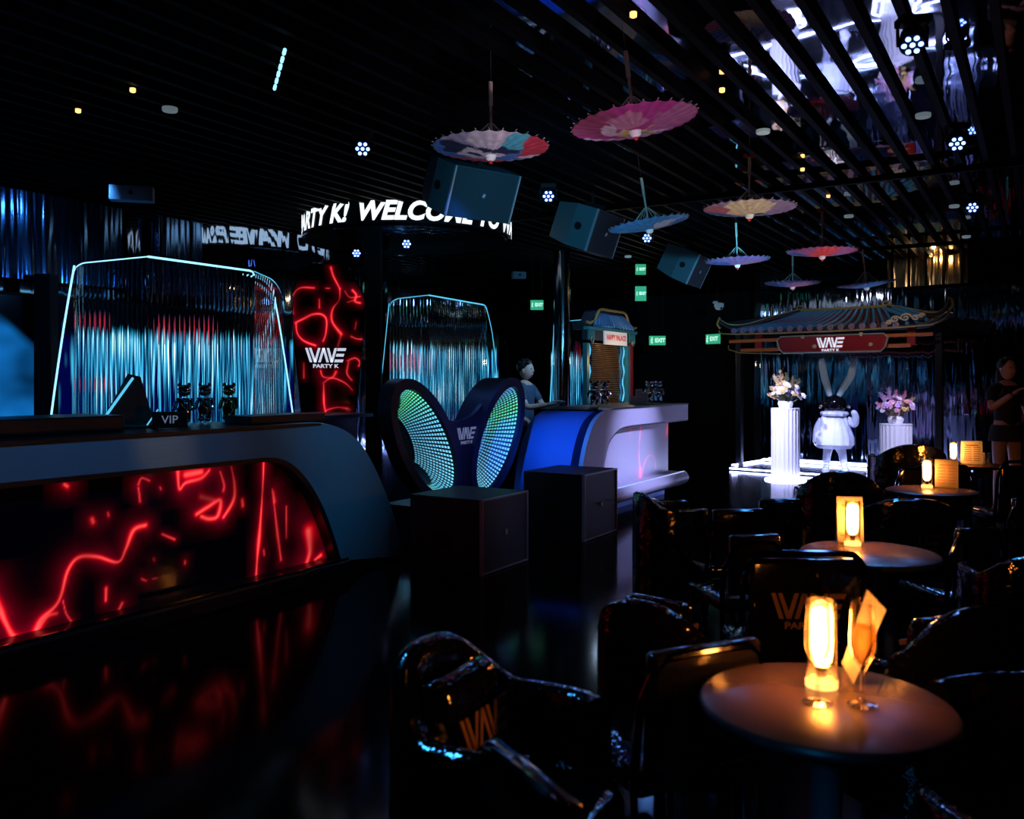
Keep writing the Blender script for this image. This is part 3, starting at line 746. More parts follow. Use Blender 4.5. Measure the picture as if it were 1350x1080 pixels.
# ================================================================ PARASOLS
def parasol(label, px, py, Y, wpx, base, blobs, tiltY=0, tiltX=0, tip_py=None, handle_top=None, seed=0, ribbon=False, shaft='bamboo_shaft'):
    Rr = wpx/2/F*Y; hgt = Rr*.16
    p = P(px, py, Y); t = thing('paper_parasol', label, 'parasol', p, 0, 'upturned paper parasols')
    t.rotation_euler = (tiltX, tiltY, 0)
    def colf(x, y):
        n1 = noise.noise(Vector((x*3.4, y*3.4, seed))); n2 = noise.noise(Vector((x*3.4+9, y*3.4, seed)))
        X, Y_ = x+n1*.17, y+n2*.17
        c = base
        for bx, by, rx, ry, col in blobs:
            d = math.hypot((X-bx)/rx, (Y_-by)/ry)
            if d < 1: c = col
        k = .9+.3*noise.noise(Vector((x*9, y*9, seed)))
        ang = math.atan2(y, x); k *= .88+.12*math.cos(ang*28)
        return tuple(max(0, ch*k) for ch in c)
    bm = bmesh.new(); lay = bm.loops.layers.float_color.new('Col'); NA, NR = 168, 26; V = []; cols = {}
    for j in range(NR+1):
        r = .03+.97*j/NR; row = []
        for i in range(NA):
            a = 2*PI*i/NA; fr = (i % 6)/6
            pleat = 1-.007*math.sin(fr*PI)*j/NR
            v = bm.verts.new((Rr*r*pleat*math.cos(a), Rr*r*pleat*math.sin(a), -hgt*(1-r**1.25)+(-.008*math.sin(fr*PI)*j/NR)))
            cols[v] = colf(r*math.cos(a), r*math.sin(a)); row.append(v)
        V.append(row)
    for j in range(NR):
        for i in range(NA):
            f = bm.faces.new((V[j][i], V[j][(i+1)%NA], V[j+1][(i+1)%NA], V[j+1][i])); f.smooth = True
            for l in f.loops: l[lay] = (*cols[l.vert], 1)
    me = bpy.data.meshes.new('canopy'); bm.to_mesh(me); bm.free(); me.materials.append(M['paint'])
    o = bpy.data.objects.new('canopy', me); C.objects.link(o); o.parent = t
    sd = o.modifiers.new('s', 'SOLIDIFY'); sd.thickness = .0015
    rb = MB()
    for i in range(28):
        a = 2*PI*i/28; c_, s_ = math.cos(a), math.sin(a)
        rb.tube([(Rr*.06*c_, Rr*.06*s_, -hgt*.9+.006), (Rr*.5*c_, Rr*.5*s_, -hgt*(1-.5**1.25)+.006), (Rr*1.02*c_, Rr*1.035*s_, .008)], .0022, 4)
    rb.build('ribs', 'bamboo_shaft', t)
    sb = MB()
    hl = (py-handle_top)/F*Y if handle_top else .35
    for i in range(14):
        a = 2*PI*i/14; sb.tube([(.015*math.cos(a), .015*math.sin(a), hl*.35), (Rr*.5*math.cos(a), Rr*.5*math.sin(a), -hgt*(1-.5**1.25)+.01)], .0018, 4)
    sb.build('stretchers', 'bamboo_shaft', t)
    MB().lathe([(.008,-hgt), (.008,hl*.62), (.012,hl*.63), (.012,hl)], seg=12).build('shaft', shaft, t, smooth=True)
    MB().lathe([(.028,-hgt+.012), (.034,-hgt), (.026,-hgt-.022), (.012,-hgt-.03)], seg=16).build('cap', 'white_plastic', t, smooth=True)
    MB().sphere((0,0,-hgt-.036), .012).build('tip', 'ribbon_red', t)
    top = HC-.05-p.z
    if ribbon:
        m_ = MB()
        for sx in (-1, 1): m_.tube(smoothpath([(0,0,hl), (sx*.03,0,hl+.025), (sx*.04,0,hl+.01), (0,0,hl)], 4), .006, 6)
        m_.tube([(0,0,hl), (.015,0,hl-.05)], .005, 5); m_.build('bow', 'ribbon_red', t)
    cd = MB().tube([(0,0,hl), (0,0,top)], .0016, 4).build('cord', 'cord', t)
    return t
BL, DB, RD, WH, PK, CY, YE, MG, LI = (.05,.16,.42), (.012,.02,.06), (.50,.04,.07), (.62,.54,.60), (.50,.22,.34), (.08,.40,.48), (.62,.52,.12), (.42,.04,.26), (.34,.24,.50)
parasol('blue, lilac and red painted parasol in front of the large hanging speaker', 647, 193, 4.96, 153, (.34,.30,.42),
        [(-.75,.1,.5,.55,BL), (-.55,-.2,.3,.3,DB), (.35,.05,.30,.85,BL), (.05,-.1,.42,.28,DB), (-.3,.0,.22,.30,WH), (0,-.8,.4,.5,WH), (.05,.1,.2,.22,WH), (-.25,.05,.12,.15,DB), (.35,.3,.35,.3,BL), (.5,-.5,.3,.3,CY), (.85,.1,.35,.9,RD), (-.3,.75,.5,.25,RD), (.75,.6,.25,.2,WH)], handle_top=108, seed=1)
parasol('large magenta painted parasol at top centre with white and yellow flowers', 836, 160, 4.57, 166, MG,
        [(-.7,-.2,.5,.6,(.30,.06,.14)), (-.15,-.4,.28,.30,PK), (-.4,.0,.09,.26,WH), (-.3,.2,.16,.10,WH), (-.15,.05,.08,.18,WH), (-.5,-.15,.1,.1,WH), (-.45,.7,.3,.12,WH), (.15,.25,.36,.34,YE), (.10,.3,.17,.2,(.12,.40,.20)), (.5,.4,.2,.14,WH), (.6,-.2,.4,.6,(.42,.14,.30)), (.1,.75,.4,.2,PK)], tiltY=-math.radians(7), handle_top=67, seed=2, shaft='cyan_shaft' if 0 else 'bamboo_shaft')
parasol('bright blue parasol beside the teal hanging speaker', 855, 295, 7.2, 105, (.06,.26,.55), [(.5,-.1,.4,.5,(.20,.28,.55)), (.45,.2,.25,.3,PK), (.3,-.3,.2,.3,WH), (-.6,.2,.2,.15,CY), (.8,0,.2,.4,BL)], tiltY=-math.radians(9), handle_top=234, seed=3)
parasol('cream and lilac parasol with a dark eye motif hung high on the right', 988, 274, 6.4, 119, (.34,.26,.50), [(-.15,-.4,.55,.6,(.80,.66,.48)), (.05,-.05,.35,.4,(.80,.66,.48)), (.2,.0,.16,.16,DB), (.25,.45,.5,.25,(.1,.2,.5)), (-.75,0,.25,.4,(.5,.16,.22)), (-.5,.5,.4,.25,BL), (.75,.1,.3,.7,LI)], handle_top=208, seed=4, ribbon=True)
parasol('small lilac parasol, lowest left of the right-hand group', 972, 343, 9.1, 83, (.36,.20,.46), [(-.5,.1,.3,.4,BL), (.4,.0,.35,.4,PK), (.1,.3,.2,.2,WH)], tiltY=-math.radians(2), handle_top=294, seed=5)
parasol('pink parasol with a bright red patch and red bow', 1084, 331, 8.4, 90, (.50,.16,.40), [(-.1,-.4,.35,.6,(.95,.10,.08)), (.5,.2,.35,.4,LI), (-.6,.3,.3,.3,BL), (.1,.5,.2,.2,WH)], handle_top=280, seed=6, ribbon=True)
parasol('small pink and blue parasol hung lowest, above the pagoda roof', 1045, 373, 10.8, 70, (.30,.20,.50), [(.2,0,.45,.6,PK), (-.5,.1,.3,.5,BL), (.5,.3,.2,.3,WH)], handle_top=337, seed=7)
parasol('small plain blue parasol hung farthest right', 1142, 374, 10.5, 72, (.10,.24,.55), [(.2,0,.3,.4,(.16,.30,.6)), (-.6,0,.2,.3,LI)], tiltY=-math.radians(6), handle_top=329, seed=8)

# ================================================================ PAGODA GATE
GL = (3.53, 14.5, 0); GR = math.atan2(-.65,.76)
gate = thing('pagoda_gate', 'tiled pagoda-style roof gate with red WAVE PARTY K plaque', 'gate', GL, GR)
GW = 3.47
# roof body
def ridge(x):  # x along the gate, height of ridge line
    if x < 1.13: return 2.45+(2.60-2.45)*0 + .0
    return 2.6
rb = MB(); cross = []
for x in [i*GW/30 for i in range(31)]:
    e = min(1, min(x, GW-x)/1.05); lift = .17*(1-min(1, min(x, GW-x)/.55))**2
    zr = 2.36+.26*e**.7+lift*.5; ze = 2.27+lift; yd = .10+.42*e
    cross.append([(x,-.16,ze-.03), (x,-.16,ze), (x,yd*.45,ze*.45+zr*.55-.02), (x,yd,zr), (x,yd+.05,ze-.03)])
vv = [[rb.bm.verts.new(p) for p in c_] for c_ in cross]
for a, b in zip(vv, vv[1:]):
    for i in range(5): rb.bm.faces.new((a[i], a[(i+1)%5], b[(i+1)%5], b[i]))
rb.bm.faces.new(vv[0]); rb.bm.faces.new(vv[-1]); rb.build('roof', 'roof_dark', gate)
NT = 17
for i in range(NT):
    x = .26+i*(2.78-.26)/(NT-1)*1.0+0.0
    xr = 1.2+(x-.26)/(2.52)*(2.42-1.2)
    e = min(1, min(x, GW-x)/1.05)
    top = Vector((xr, .40, 2.585)); eave = Vector((x, -.18, 2.285)); mid = (top+eave)/2+Vector((0,.04,-.035))
    MB().tube(smoothpath([tuple(top), tuple(mid), tuple(eave)], 6), [.020+.012*k/12 for k in range(13)], 10).build('tile_row', 'tile_blue', gate, smooth=True)
    ec = MB(); ec.lathe([(.046,0), (.046,.012), (.034,.014), (.034,.004), (.018,.004), (.012,.012), (0,.012)], seg=18)
    o = ec.build('tile_cap', 'tile_end', gate); o.rotation_euler = (PI/2,0,0); o.location = (x,-.182,2.283)
    if i < NT-1:
        x2 = x+.079; xr2 = xr+.038
        MB().tube([(xr2,.40,2.56), ((x2+xr2)/2,.10,2.40), (x2,-.17,2.25)], .013, 6).build('tile_gutter', 'tile_red', gate)
for i in range(3):
    x = 2.93+i*.13
    MB().tube([(2.45+i*.12,.36,2.57), (x-.1,.05,2.42), (x,-.17,2.30+.02*i)], .028, 8).build('tile_row', 'tile_blue', gate, smooth=True)
MB().tube([(1.12,.42,2.61), (1.8,.42,2.60), (2.48,.42,2.61)], .024, 8).build('ridge', 'ridge_gold', gate)
for sx, x in ((-1,1.12), (1,2.48)):
    pts = [(x+sx*.0, .42, 2.61)]
    for k in range(20):
        a = k/19*PI*2.6; r = .085*(1-k/26)
        pts.append((x+sx*(-.02)+sx*(r*math.sin(a))*1.0, .41, 2.60+.02+r*(1-math.cos(a))*.5))
    MB().tube(pts, .012, 6).build('ridge_scroll', 'ridge_gold', gate)
for pts, nm in (([(1.12,.42,2.60), (.75,.25,2.50), (.40,.05,2.38), (.15,-.08,2.37), (.0,-.14,2.46)], 'l'), ([(2.48,.42,2.60), (2.9,.3,2.50), (3.2,.08,2.42), (3.38,-.05,2.46), (3.47,-.12,2.58)], 'r')):
    sp_ = smoothpath(pts, 6)
    MB().tube(sp_, [.030]*len(sp_), 8).build('hip_ridge', 'roof_dark', gate, smooth=True)
    MB().tube([(a, b-.02, c_+.028) for a, b, c_ in sp_], .008, 6).build('hip_trim', 'ridge_gold', gate)
    MB().tube([(a, b-.03, c_-.02) for a, b, c_ in sp_], .007, 6).build('hip_trim', 'tile_red', gate)
    x, y, z = pts[-1]
    MB().tube(smoothpath([(x,y,z-.12), (x+(.05 if x > 1 else -.05),y,z-.05), (x+(.04 if x > 1 else -.02),y,z+.03), (x-.01,y,z+.06)], 5), .020, 8).build('roof_finial', 'ridge_gold', gate)
MB().tube(smoothpath([(0,-.19,2.30), (.2,-.19,2.235), (1.7,-.19,2.225), (3.0,-.19,2.25), (3.35,-.19,2.30), (3.5,-.19,2.42)], 8), .012, 6).build('eave_trim', 'ridge_gold', gate)
cl = MB()
for cx_, cz_, r_ in ((2.78,2.36,.07), (2.92,2.38,.085), (3.06,2.37,.06), (2.70,2.32,.05), (3.14,2.40,.045)):
    pts = [(cx_+r_*(1-k/22)*math.cos(k*.5), -.215, cz_+r_*(1-k/22)*.7*math.sin(k*.5)) for k in range(20)]; cl.tube(pts, .012, 6)
cl.build('cloud_ornament', 'cloud_white', gate)
pq_ = MB()
for z, y in ((2.12,-.05), (1.97,-.05)):
    o = MB(); o.tube([(.12 if z > 2 else .32, y, z), (3.25 if z > 2 else 2.95, y, z+.02)], .028, 10).build('beam', 'beam_orange', gate, smooth=True)
MB().tube([(.10,-.05,2.06), (.1,-.05,1.99), (.3,-.05,1.93), (1.0,-.05,1.90)], .008, 6).build('beam_trim', 'ridge_gold', gate)
for x in (.62, 2.95): MB().box((x,-.02,2.12), (.12,.06,.26), bev=.01).build('bracket', 'plaque_red', gate)
rr = .06; pl_o = [(.98+rr,2.165), (2.66-rr,2.165), (2.66,2.165-rr), (2.66-.04,1.91+rr), (2.66-rr-.04,1.91), (1.02+rr,1.91), (1.02,1.91+rr), (.98,2.165-rr)]
MB().prism(pl_o, -.14, -.09).build('plaque', 'plaque_red', gate)
MB().tube([(x,-.15,z) for x, z in pl_o], .013, 8, closed=True).build('plaque_rim', 'plaque_rim', gate)
logo(gate, .150, (1.82,-.145,2.055), 'logo_white')
for x, z in ((1.40,2.15), (1.58,2.00), (2.28,2.165), (2.42,2.01)):
    MB().sphere((x,-.155,z), .032, 14, 8).build('stud', 'cloud_white', gate, smooth=True)
for x in (.15, 3.25): MB().box((x,.25,1.14), (.10,.10,2.28), bev=.01).build('post', 'reveal', gate)
MB().box((1.73,.5,2.20), (3.3,.08,.10)).build('back_beam', 'reveal', gate)
# wall behind the figure
gx = Vector((.76,-.65,0)).normalized(); gy = Vector((.65,.76,0)).normalized(); g0 = Vector(GL)
pa = g0+gx*(-.1)+gy*1.35; pb = g0+gx*8.3+gy*1.35
wall('wall_back', pa, pb, 'black_ripple')
wall('wall_side', pa, pa+gy*3.0, 'matt_black', side=-1)
# plinth platform
def GP(x, y, z=0): q = g0+gx*x+gy*y; return Vector((q.x, q.y, z))
plat = thing('platform', 'low black platform with violet-white light strip under the pagoda gate', 'platform', GP(0,0), GR)
MB().box((1.75,.62,.03), (3.3,1.3,.06), bev=.005).build('deck', 'floor', plat)
stp = MB(); stp.tube([(.12,-.045,.03), (3.38,-.045,.03)], .012, 6); stp.build('light_strip', 'led_uv', plat)
stp = MB(); stp.tube([(.12,1.22,.09), (3.38,1.22,.09)], .016, 6); stp.tube([(.14,0,.08), (.14,1.2,.08)], .012, 6); stp.build('light_strip', 'led_uv', plat)

# ---------------------------------------------------------------- columns with flowers
def plinth(px, Y, h, r, label):
    p = P(px, 0, Y); t = thing('fluted_plinth', label, 'plinth', (p.x, p.y, 0), 0, 'white fluted plinths')
    nfl = 22; mb = MB()
    prof = [(r,.0), (r,.01), (r,h*.3), (r,h*.6), (r,h-.01), (r,h)]
    mb.lathe(prof, seg=nfl*6, mod=lambda a: 1-.045*abs(math.sin(a*nfl/2))); mb.build('shaft', 'plaster_white', t, smooth=False)
    MB().lathe([(r*1.0,0), (r*1.0,.012), (0,.013)], c=(0,0,h), seg=48).build('cap', 'plaster_white', t)
    MB().lathe([(r+.09,0), (r+.09,.018), (r+.065,.018), (r+.065,0)], seg=64, cap=False).build('light_ring', 'led_ring', t)
    return t, p
mat('led_ring', (0,0,0), .4, emit=(.50,.54,1), es=26)
c1, pc1 = plinth(1035.5, 12.95, 1.06, .205, 'tall white fluted plinth holding dried flowers, left of rabbit figure')
c2, pc2 = plinth(1181, 12.3, .86, .215, 'shorter white fluted plinth holding pink flowers, right of rabbit figure')
def blossom_mesh(seed):
    r_ = random.Random(seed); mb = MB()
    for layer, (n, rr, up) in enumerate(((6,.040,.010), (5,.028,.022), (3,.015,.030))):
        for i in range(n):
            a = 2*PI*i/n+layer*.4
            mb.sphere((rr*.6*math.cos(a), rr*.6*math.sin(a), up), (rr*.5, rr*.42, .008), 8, 6, rot=(0,-.5-.3*layer, a))
    return mb
def flowers(label, base, mats, plumes, seed, spread=.26, hgt=.34):
    r_ = random.Random(seed); t = thing('flower_arrangement', label, 'flowers', base)
    MB().lathe([(.09,0), (.11,.06), (.10,.10)], seg=20).build('pot', 'plaster_white', t)
    protos = [blossom_mesh(seed+i).build('blossom', m_, t, smooth=True) for i, m_ in enumerate(mats)]
    st = MB(); n = 40
    for i in range(n):
        a = r_.random()*2*PI; el = r_.random(); rad_ = spread*math.sqrt(r_.random())*(.6+.4*el)
        z = .10+hgt*(1-(rad_/spread)**2*.6)*(.45+.55*r_.random())-.04
        p = Vector((rad_*math.cos(a), rad_*math.sin(a)*.8, z))
        o = protos[i % len(protos)] if i < len(protos) else protos[i % len(protos)].copy()
        if i >= len(protos): C.objects.link(o); o.parent = t
        o.location = p; d = Vector((p.x*1.4, p.y*1.4-.12, .25)); o.rotation_euler = d.to_track_quat('Z', 'Y').to_euler(); k = .75+.6*r_.random(); o.scale = (k,k,k)
        st.tube([(p.x*.2, p.y*.2, .05), tuple(p*.98)], .003, 4)
    st.build('stems', 'stem', t)
    for (dx, dz, m_) in plumes:
        mb = MB(); b = Vector((dx*.2,0,.08)); e = Vector((dx,r_.uniform(-.05,.05),dz))
        mb.tube([b, b.lerp(e,.5)+Vector((0,0,.02)), e], .003, 4)
        for k in range(60):
            f = .45+.55*r_.random(); q = b.lerp(e, f); w = .055*(1-abs(f-.7)/.5)
            v = Vector((r_.uniform(-1,1), r_.uniform(-1,1), r_.uniform(.4,1.6))).normalized()*w*1.6
            mb.tube([q, q+v], [.006,.001], 4)
        mb.build('plume', m_, t)
    return t
flowers('dried pampas and white blossoms on the tall left plinth', (pc1.x, pc1.y, 1.075), ['petal_white','petal_white','petal_gold','petal_lilac'], [(-.22,.30,'pampas'), (-.16,.48,'pampas'), (-.08,.54,'pampas'), (-.25,.18,'pampas'), (.02,.50,'stem'), (.12,.46,'stem'), (.22,.42,'stem')], 3)
flowers('pink and lilac flower arrangement on the shorter right plinth', (pc2.x, pc2.y, .875), ['petal_pink','petal_lilac','petal_pink','petal_white','petal_gold'], [(-.22,.42,'petal_lilac'), (-.10,.50,'petal_lilac'), (.02,.46,'petal_pink'), (.14,.44,'petal_pink'), (.26,.36,'petal_gold'), (-.28,.28,'petal_pink')], 8, spread=.30)

# ---------------------------------------------------------------- rabbit figure
rp_ = P(1100, 0, 13.45); rab = thing('rabbit_figure', 'frosted clear rabbit figure with dark visor and long ears under the gate', 'statue', (rp_.x, rp_.y, .078), -.25)
def skin(name, verts, edges, radii, m, parent, root=0, sub=2):
    me = bpy.data.meshes.new(name); me.from_pydata(verts, edges, []); o = bpy.data.objects.new(name, me); C.objects.link(o); o.parent = parent
    md = o.modifiers.new('skin', 'SKIN'); md.use_smooth_shade = True
    for i, r_ in enumerate(radii):
        v = me.skin_vertices[0].data[i]; v.radius = (r_, r_) if not hasattr(r_, '__len__') else r_; v.use_root = (i == root)
    s_ = o.modifiers.new('sub', 'SUBSURF'); s_.levels = sub; s_.render_levels = sub
    me.materials.append(M[m]); return o
V_ = [(0,0,.46), (0,0,.60), (0,0,.76), (0,0,.90),
      (-.09,0,.40), (-.11,0,.24), (-.12,0,.08), (-.13,-.09,.04),
      (.09,0,.40), (.12,-.02,.24), (.14,-.03,.08), (.15,-.12,.04),
      (-.17,0,.80), (-.24,-.02,.64), (-.27,-.05,.48), (-.28,-.06,.42),
      (.17,0,.80), (.30,-.05,.72), (.29,-.12,.88), (.24,-.16,.95)]
E_ = [(0,1),(1,2),(2,3),(0,4),(4,5),(5,6),(6,7),(0,8),(8,9),(9,10),(10,11),(2,12),(12,13),(13,14),(14,15),(2,16),(16,17),(17,18),(18,19)]
Rd = [.19,.22,.17,.08, .085,.062,.055,.055, .085,.062,.055,.055, .085,.08,.06,.045, .085,.07,.055,.045]
skin('body', V_, E_, Rd, 'acrylic_figure', rab)
MB().sphere((0,0,1.03), (.175,.165,.15), 32, 20).build('head', 'visor', rab, smooth=True)
MB().lathe([(.10,.84), (.19,.86), (.205,.89), (.19,.92), (.12,.94)], seg=36, cap=False, mod=lambda a: 1+.04*math.cos(a*12)).build('collar', 'acrylic_figure', rab, smooth=True)
sk_ = MB(); sk_.lathe([(.24,.36), (.29,.42), (.29,.52), (.24,.66), (.18,.80), (.12,.86)], seg=48, cap=False, mod=lambda a: 1+.03*math.cos(a*14)); sk_.build('jacket', 'acrylic_figure', rab, smooth=True)
for sx in (-1, 1):
    e0 = Vector((sx*.06,.02,1.16)); e1 = Vector((sx*.19+.05,.05,1.46)); e2 = Vector((sx*.24+.06,.06,1.74))
    MB().tube(smoothpath([tuple(e0), tuple(e0.lerp(e1,.5)), tuple(e1), tuple(e1.lerp(e2,.6)), tuple(e2)], 3), [.035,.042,.048,.052,.055,.058,.058,.058,.056,.054,.05,.045,.035], 14).build('ear', 'acrylic_ear', rab, smooth=True)
    MB().sphere((sx*.14-.0+(.01 if sx > 0 else -.0),-.11,.035), (.065,.12,.045), 16, 10).build('boot', 'acrylic_figure', rab, smooth=True)
    MB().tube([(sx*.175,0,.99), (sx*.20,0,1.03)], .05, 14).build('helmet_disc', 'chrome', rab, smooth=True)

# ================================================================ SMALL PAGODA FRONT
pb_ = P(768, 0, 14.2); pal = thing('pagoda_booth', 'small tiled pagoda front with HAPPY PALACE sign and bamboo blind', 'booth', (pb_.x, pb_.y, 0), ROT)
L = 2.0
r_ = MB()
prof = [(0,2.42), (.12,2.40), (.3,2.46), (.45,2.63), (.55,2.66), (1.45,2.66), (1.55,2.63), (1.7,2.46), (1.88,2.40), (2.0,2.42), (1.95,2.32), (.05,2.32)]
r_.prism(prof, -.02, .20); r_.build('roof', 'roof_dark', pal)
for i in range(13):
    x = .22+i*.13; xt = .50+i*.0835
    MB().tube([(xt,-.02,2.60), ((x+xt)/2,-.07,2.50), (x,-.12,2.38)], .030, 8).build('tile_row', 'tile_bright', pal, smooth=True) if 'tile_bright' in M else (mat('tile_bright', (.10,.26,.55), .3), MB().tube([(xt,-.02,2.60), ((x+xt)/2,-.07,2.50), (x,-.12,2.38)], .030, 8).build('tile_row', 'tile_bright', pal, smooth=True))
MB().tube([(x, -.08, z+.015) for x, z in prof[:10]], .022, 6).build('roof_trim', 'ridge_gold', pal)
MB().box((1.0,-.06,2.335), (1.98,.10,.05)).build('eave_board', 'teal_paint', pal)
MB().box((1.0,-.02,2.23), (1.96,.08,.16)).build('lintel', 'roof_dark', pal)
for x in (.17, 1.83):
    MB().box((x,-.07,2.23), (.24,.03,.15)).build('lattice_block', 'teal_paint', pal)
    MB().tube([(x+.05*math.cos(a*PI/8), -.095, 2.15+.05*math.sin(a*PI/8)) for a in range(16)], .010, 6, closed=True).build('medallion', 'plaque_rim', pal)
    MB().box((x,.02,1.05), (.10,.08,2.1), bev=.008).build('post', 'teal_paint', pal)
MB().box((1.02,-.12,2.20), (.92,.03,.23), bev=.008).build('sign_board', 'cream_sign', pal)
text_part('sign_text', 'HAPPY PALACE', .125, 'sign_red', pal, (1.02,-.139,2.205), bold=.003, sx=.92, ext=.001)
bl = MB(); z = 2.10
while z > .95:
    pts = [(.42+1.16*k/14, .05+.012*math.sin(k*1.1+z*9), z) for k in range(15)]; bl.tube(pts, .011, 5); z -= .034
bl.build('bamboo_blind', 'bamboo', pal)
for x0_, x1_ in ((.24,.40), (1.60,1.76)):
    MB().box(((x0_+x1_)/2,.07,1.5), (x1_-x0_,.02,1.2)).build('side_mirror', 'ripple_wall', pal)
for x_ in (.31, 1.68): MB().tube([(x_+.035*math.sin(k*1.3), .03, 2.08-k*.075) for k in range(14)], [.006+.009*abs(math.sin(k*.9)) for k in range(14)], 6).build('light_strip', 'led_cyan', pal)  # added glowing tubes standing in for wavy cyan reflections
MB().box((1.9,0,1.2), (.05,.12,2.3)).build('red_edge', 'plaque_red', pal)

# ================================================================ EXIT SIGNS
def exit_sign(label, px, py, Y, w=.30, h=.17, rz=0, text='EXIT'):
    p = P(px, py, Y); t = thing('exit_sign', label, 'sign', p, rz, 'green exit signs')
    MB().box((0,.03,0), (w,.05,h), bev=.004).build('box', 'exit_green', t)
    text_part('sign_text', text, min(h*.62, w*.34), 'exit_white', t, (.15*w,0,0), bold=.004, sx=.9, ext=.001)
    m_ = MB(); q = min(h/.17, w/.3); m_.sphere((-.105*q,0,.05*q), .012*q, 8, 6)
    m_.tube([(-.105*q,-.0,.035*q), (-.115*q,-.0,-.01*q), (-.095*q,0,-.03*q), (-.11*q,0,-.06*q)], .007*q, 5); m_.tube([(-.112*q,0,-.01*q), (-.13*q,0,-.04*q)], .007*q, 5); m_.tube([(-.13*q,0,.01*q), (-.105*q,0,.025*q), (-.085*q,0,.005*q)], .006*q, 5)
    m_.build('running_man', 'exit_white', t)
    for x in (-w*.35, w*.35): MB().tube([(x,.03,h/2), (x,.03,HC-.05-p.z)], .004, 5).build('rod', 'matt_black', t)
    return t
exit_sign('green exit sign right of the small pagoda front', 867, 449, 16.2)
exit_sign('green exit sign left of the pagoda gate, partly at the wall edge', 938.5, 447, 15.4, rz=math.radians(-55))
exit_sign('upper green exit sign added for a pillar reflection beside the right hanging speakers', 845, 387, 14.5, w=.18, h=.24)  # this and the next two stand in for green reflections
exit_sign('green exit sign added for a pillar reflection, above the middle partition, left of round pillar', 708, 402, 13.6, w=.20, h=.15)
exit_sign('highest green exit sign added for a pillar reflection, right above another exit sign', 845, 355, 13.6, w=.16, h=.16)

# ================================================================ BAR ITEMS
def bear(label, loc, m, rz=0, h=.30):
    t = thing('bear_figurine', label, 'figurine', loc, rz, 'glossy bear figurines on the counters')
    k = h/.30
    V = [(0,0,.13), (0,0,.19), (-.028,0,.10), (-.030,0,.05), (-.030,-.012,.015), (.028,0,.10), (.030,0,.05), (.030,-.012,.015), (-.055,0,.185), (-.075,-.01,.13), (-.078,-.02,.105), (.055,0,.185), (.075,-.01,.13), (.078,-.02,.105)]
    V = [tuple(c*k for c in v) for v in V]
    skin('body', V, [(0,1),(0,2),(2,3),(3,4),(0,5),(5,6),(6,7),(1,8),(8,9),(9,10),(1,11),(11,12),(12,13)], [r_*k for r_ in (.050,.048,.030,.028,.028,.030,.028,.028,.022,.018,.016,.022,.018,.016)], m, t)
    MB().sphere((0,0,.255*k), (.052*k,.046*k,.046*k), 20, 14).build('head', m, t, smooth=True)
    for sx in (-1, 1): MB().sphere((sx*.042*k,0,.298*k), (.018*k,.009*k,.018*k), 12, 8).build('ear', m, t, smooth=True)
    MB().sphere((0,-.044*k,.245*k), (.018*k,.012*k,.014*k), 12, 8).build('muzzle', m, t, smooth=True)
    return t
def barpt(px, py, zt): Y = (zt-H)*F/(HZ-py); return P(px, py, Y)
for px, m, lb in ((243,'chrome_multi','violet chrome bear figurine, left of three on the left counter'), (270,'chrome','silver chrome bear figurine, middle of three on the left counter'), (302,'chrome_gold','gold chrome bear figurine, right of three on the left counter')):
    q = on_n(px, 0, -4.63-.62); bear(lb, (q.x, q.y, 1.175), m, rz=-.3, h=.285)
k = 0
for px, m, lb in ((783,'chrome_multi','leftmost bear figurine on the centre counter'), (797,'chrome','bear figurine left of the menu stands on the centre counter'), (856,'chrome','bear figurine right of the menu stands on the centre counter'), (868,'chrome_multi','rightmost bear figurine on the centre counter')):
    q = on_n(px, 0, -4.12-.45); bear(lb, (q.x, q.y, 1.178), m, rz=-.2, h=.29)
def card_stand(label, loc, rz, w, h, m='paper', lines_=6, tilt=.12, pm='paper_print', ck=None):
    t = thing('menu_card', label, 'menu card', loc, rz, ck)
    o = MB().box((0,0,h/2), (w,.003,h)).build('card', m, t); o.rotation_euler = (-tilt,0,0)
    mb = MB()
    for i in range(lines_):
        z = h*(.82-.66*i/max(1,lines_-1)); n = 2 if i else 1
        if n == 1: mb.box((0,-.0025,z), (w*.6,.001,h*.055))
        else:
            mb.box((-w*.21,-.0025,z), (w*.34,.001,h*.035)); mb.box((w*.22,-.0025,z), (w*.30,.001,h*.035))
    mb.build('print', pm, o)
    f = MB(); f.box((0,.035,.004), (w,.08,.008)); f.build('stand', 'clear_glass', t)
    b = MB().box((0,h*.12+.018,h/2), (w,.003,h*.99)).build('back_card', m, t); b.rotation_euler = (tilt,0,0); b.location = (0,.01,0)
    return t
for px, h, lb in ((835,.10,'smallest menu card on the centre counter'), (843,.19,'tallest menu card on the centre counter'), (850,.15,'rightmost menu card on the centre counter')):
    q = on_n(px, 0, -4.12-.40); card_stand(lb, (q.x, q.y, 1.178), math.radians(10), .09, h, 'paper_blue' if 'paper_blue' in M else (mat('paper_blue', (.5,.66,.75), .5) and 'paper_blue'), ck='menu cards on the centre counter')
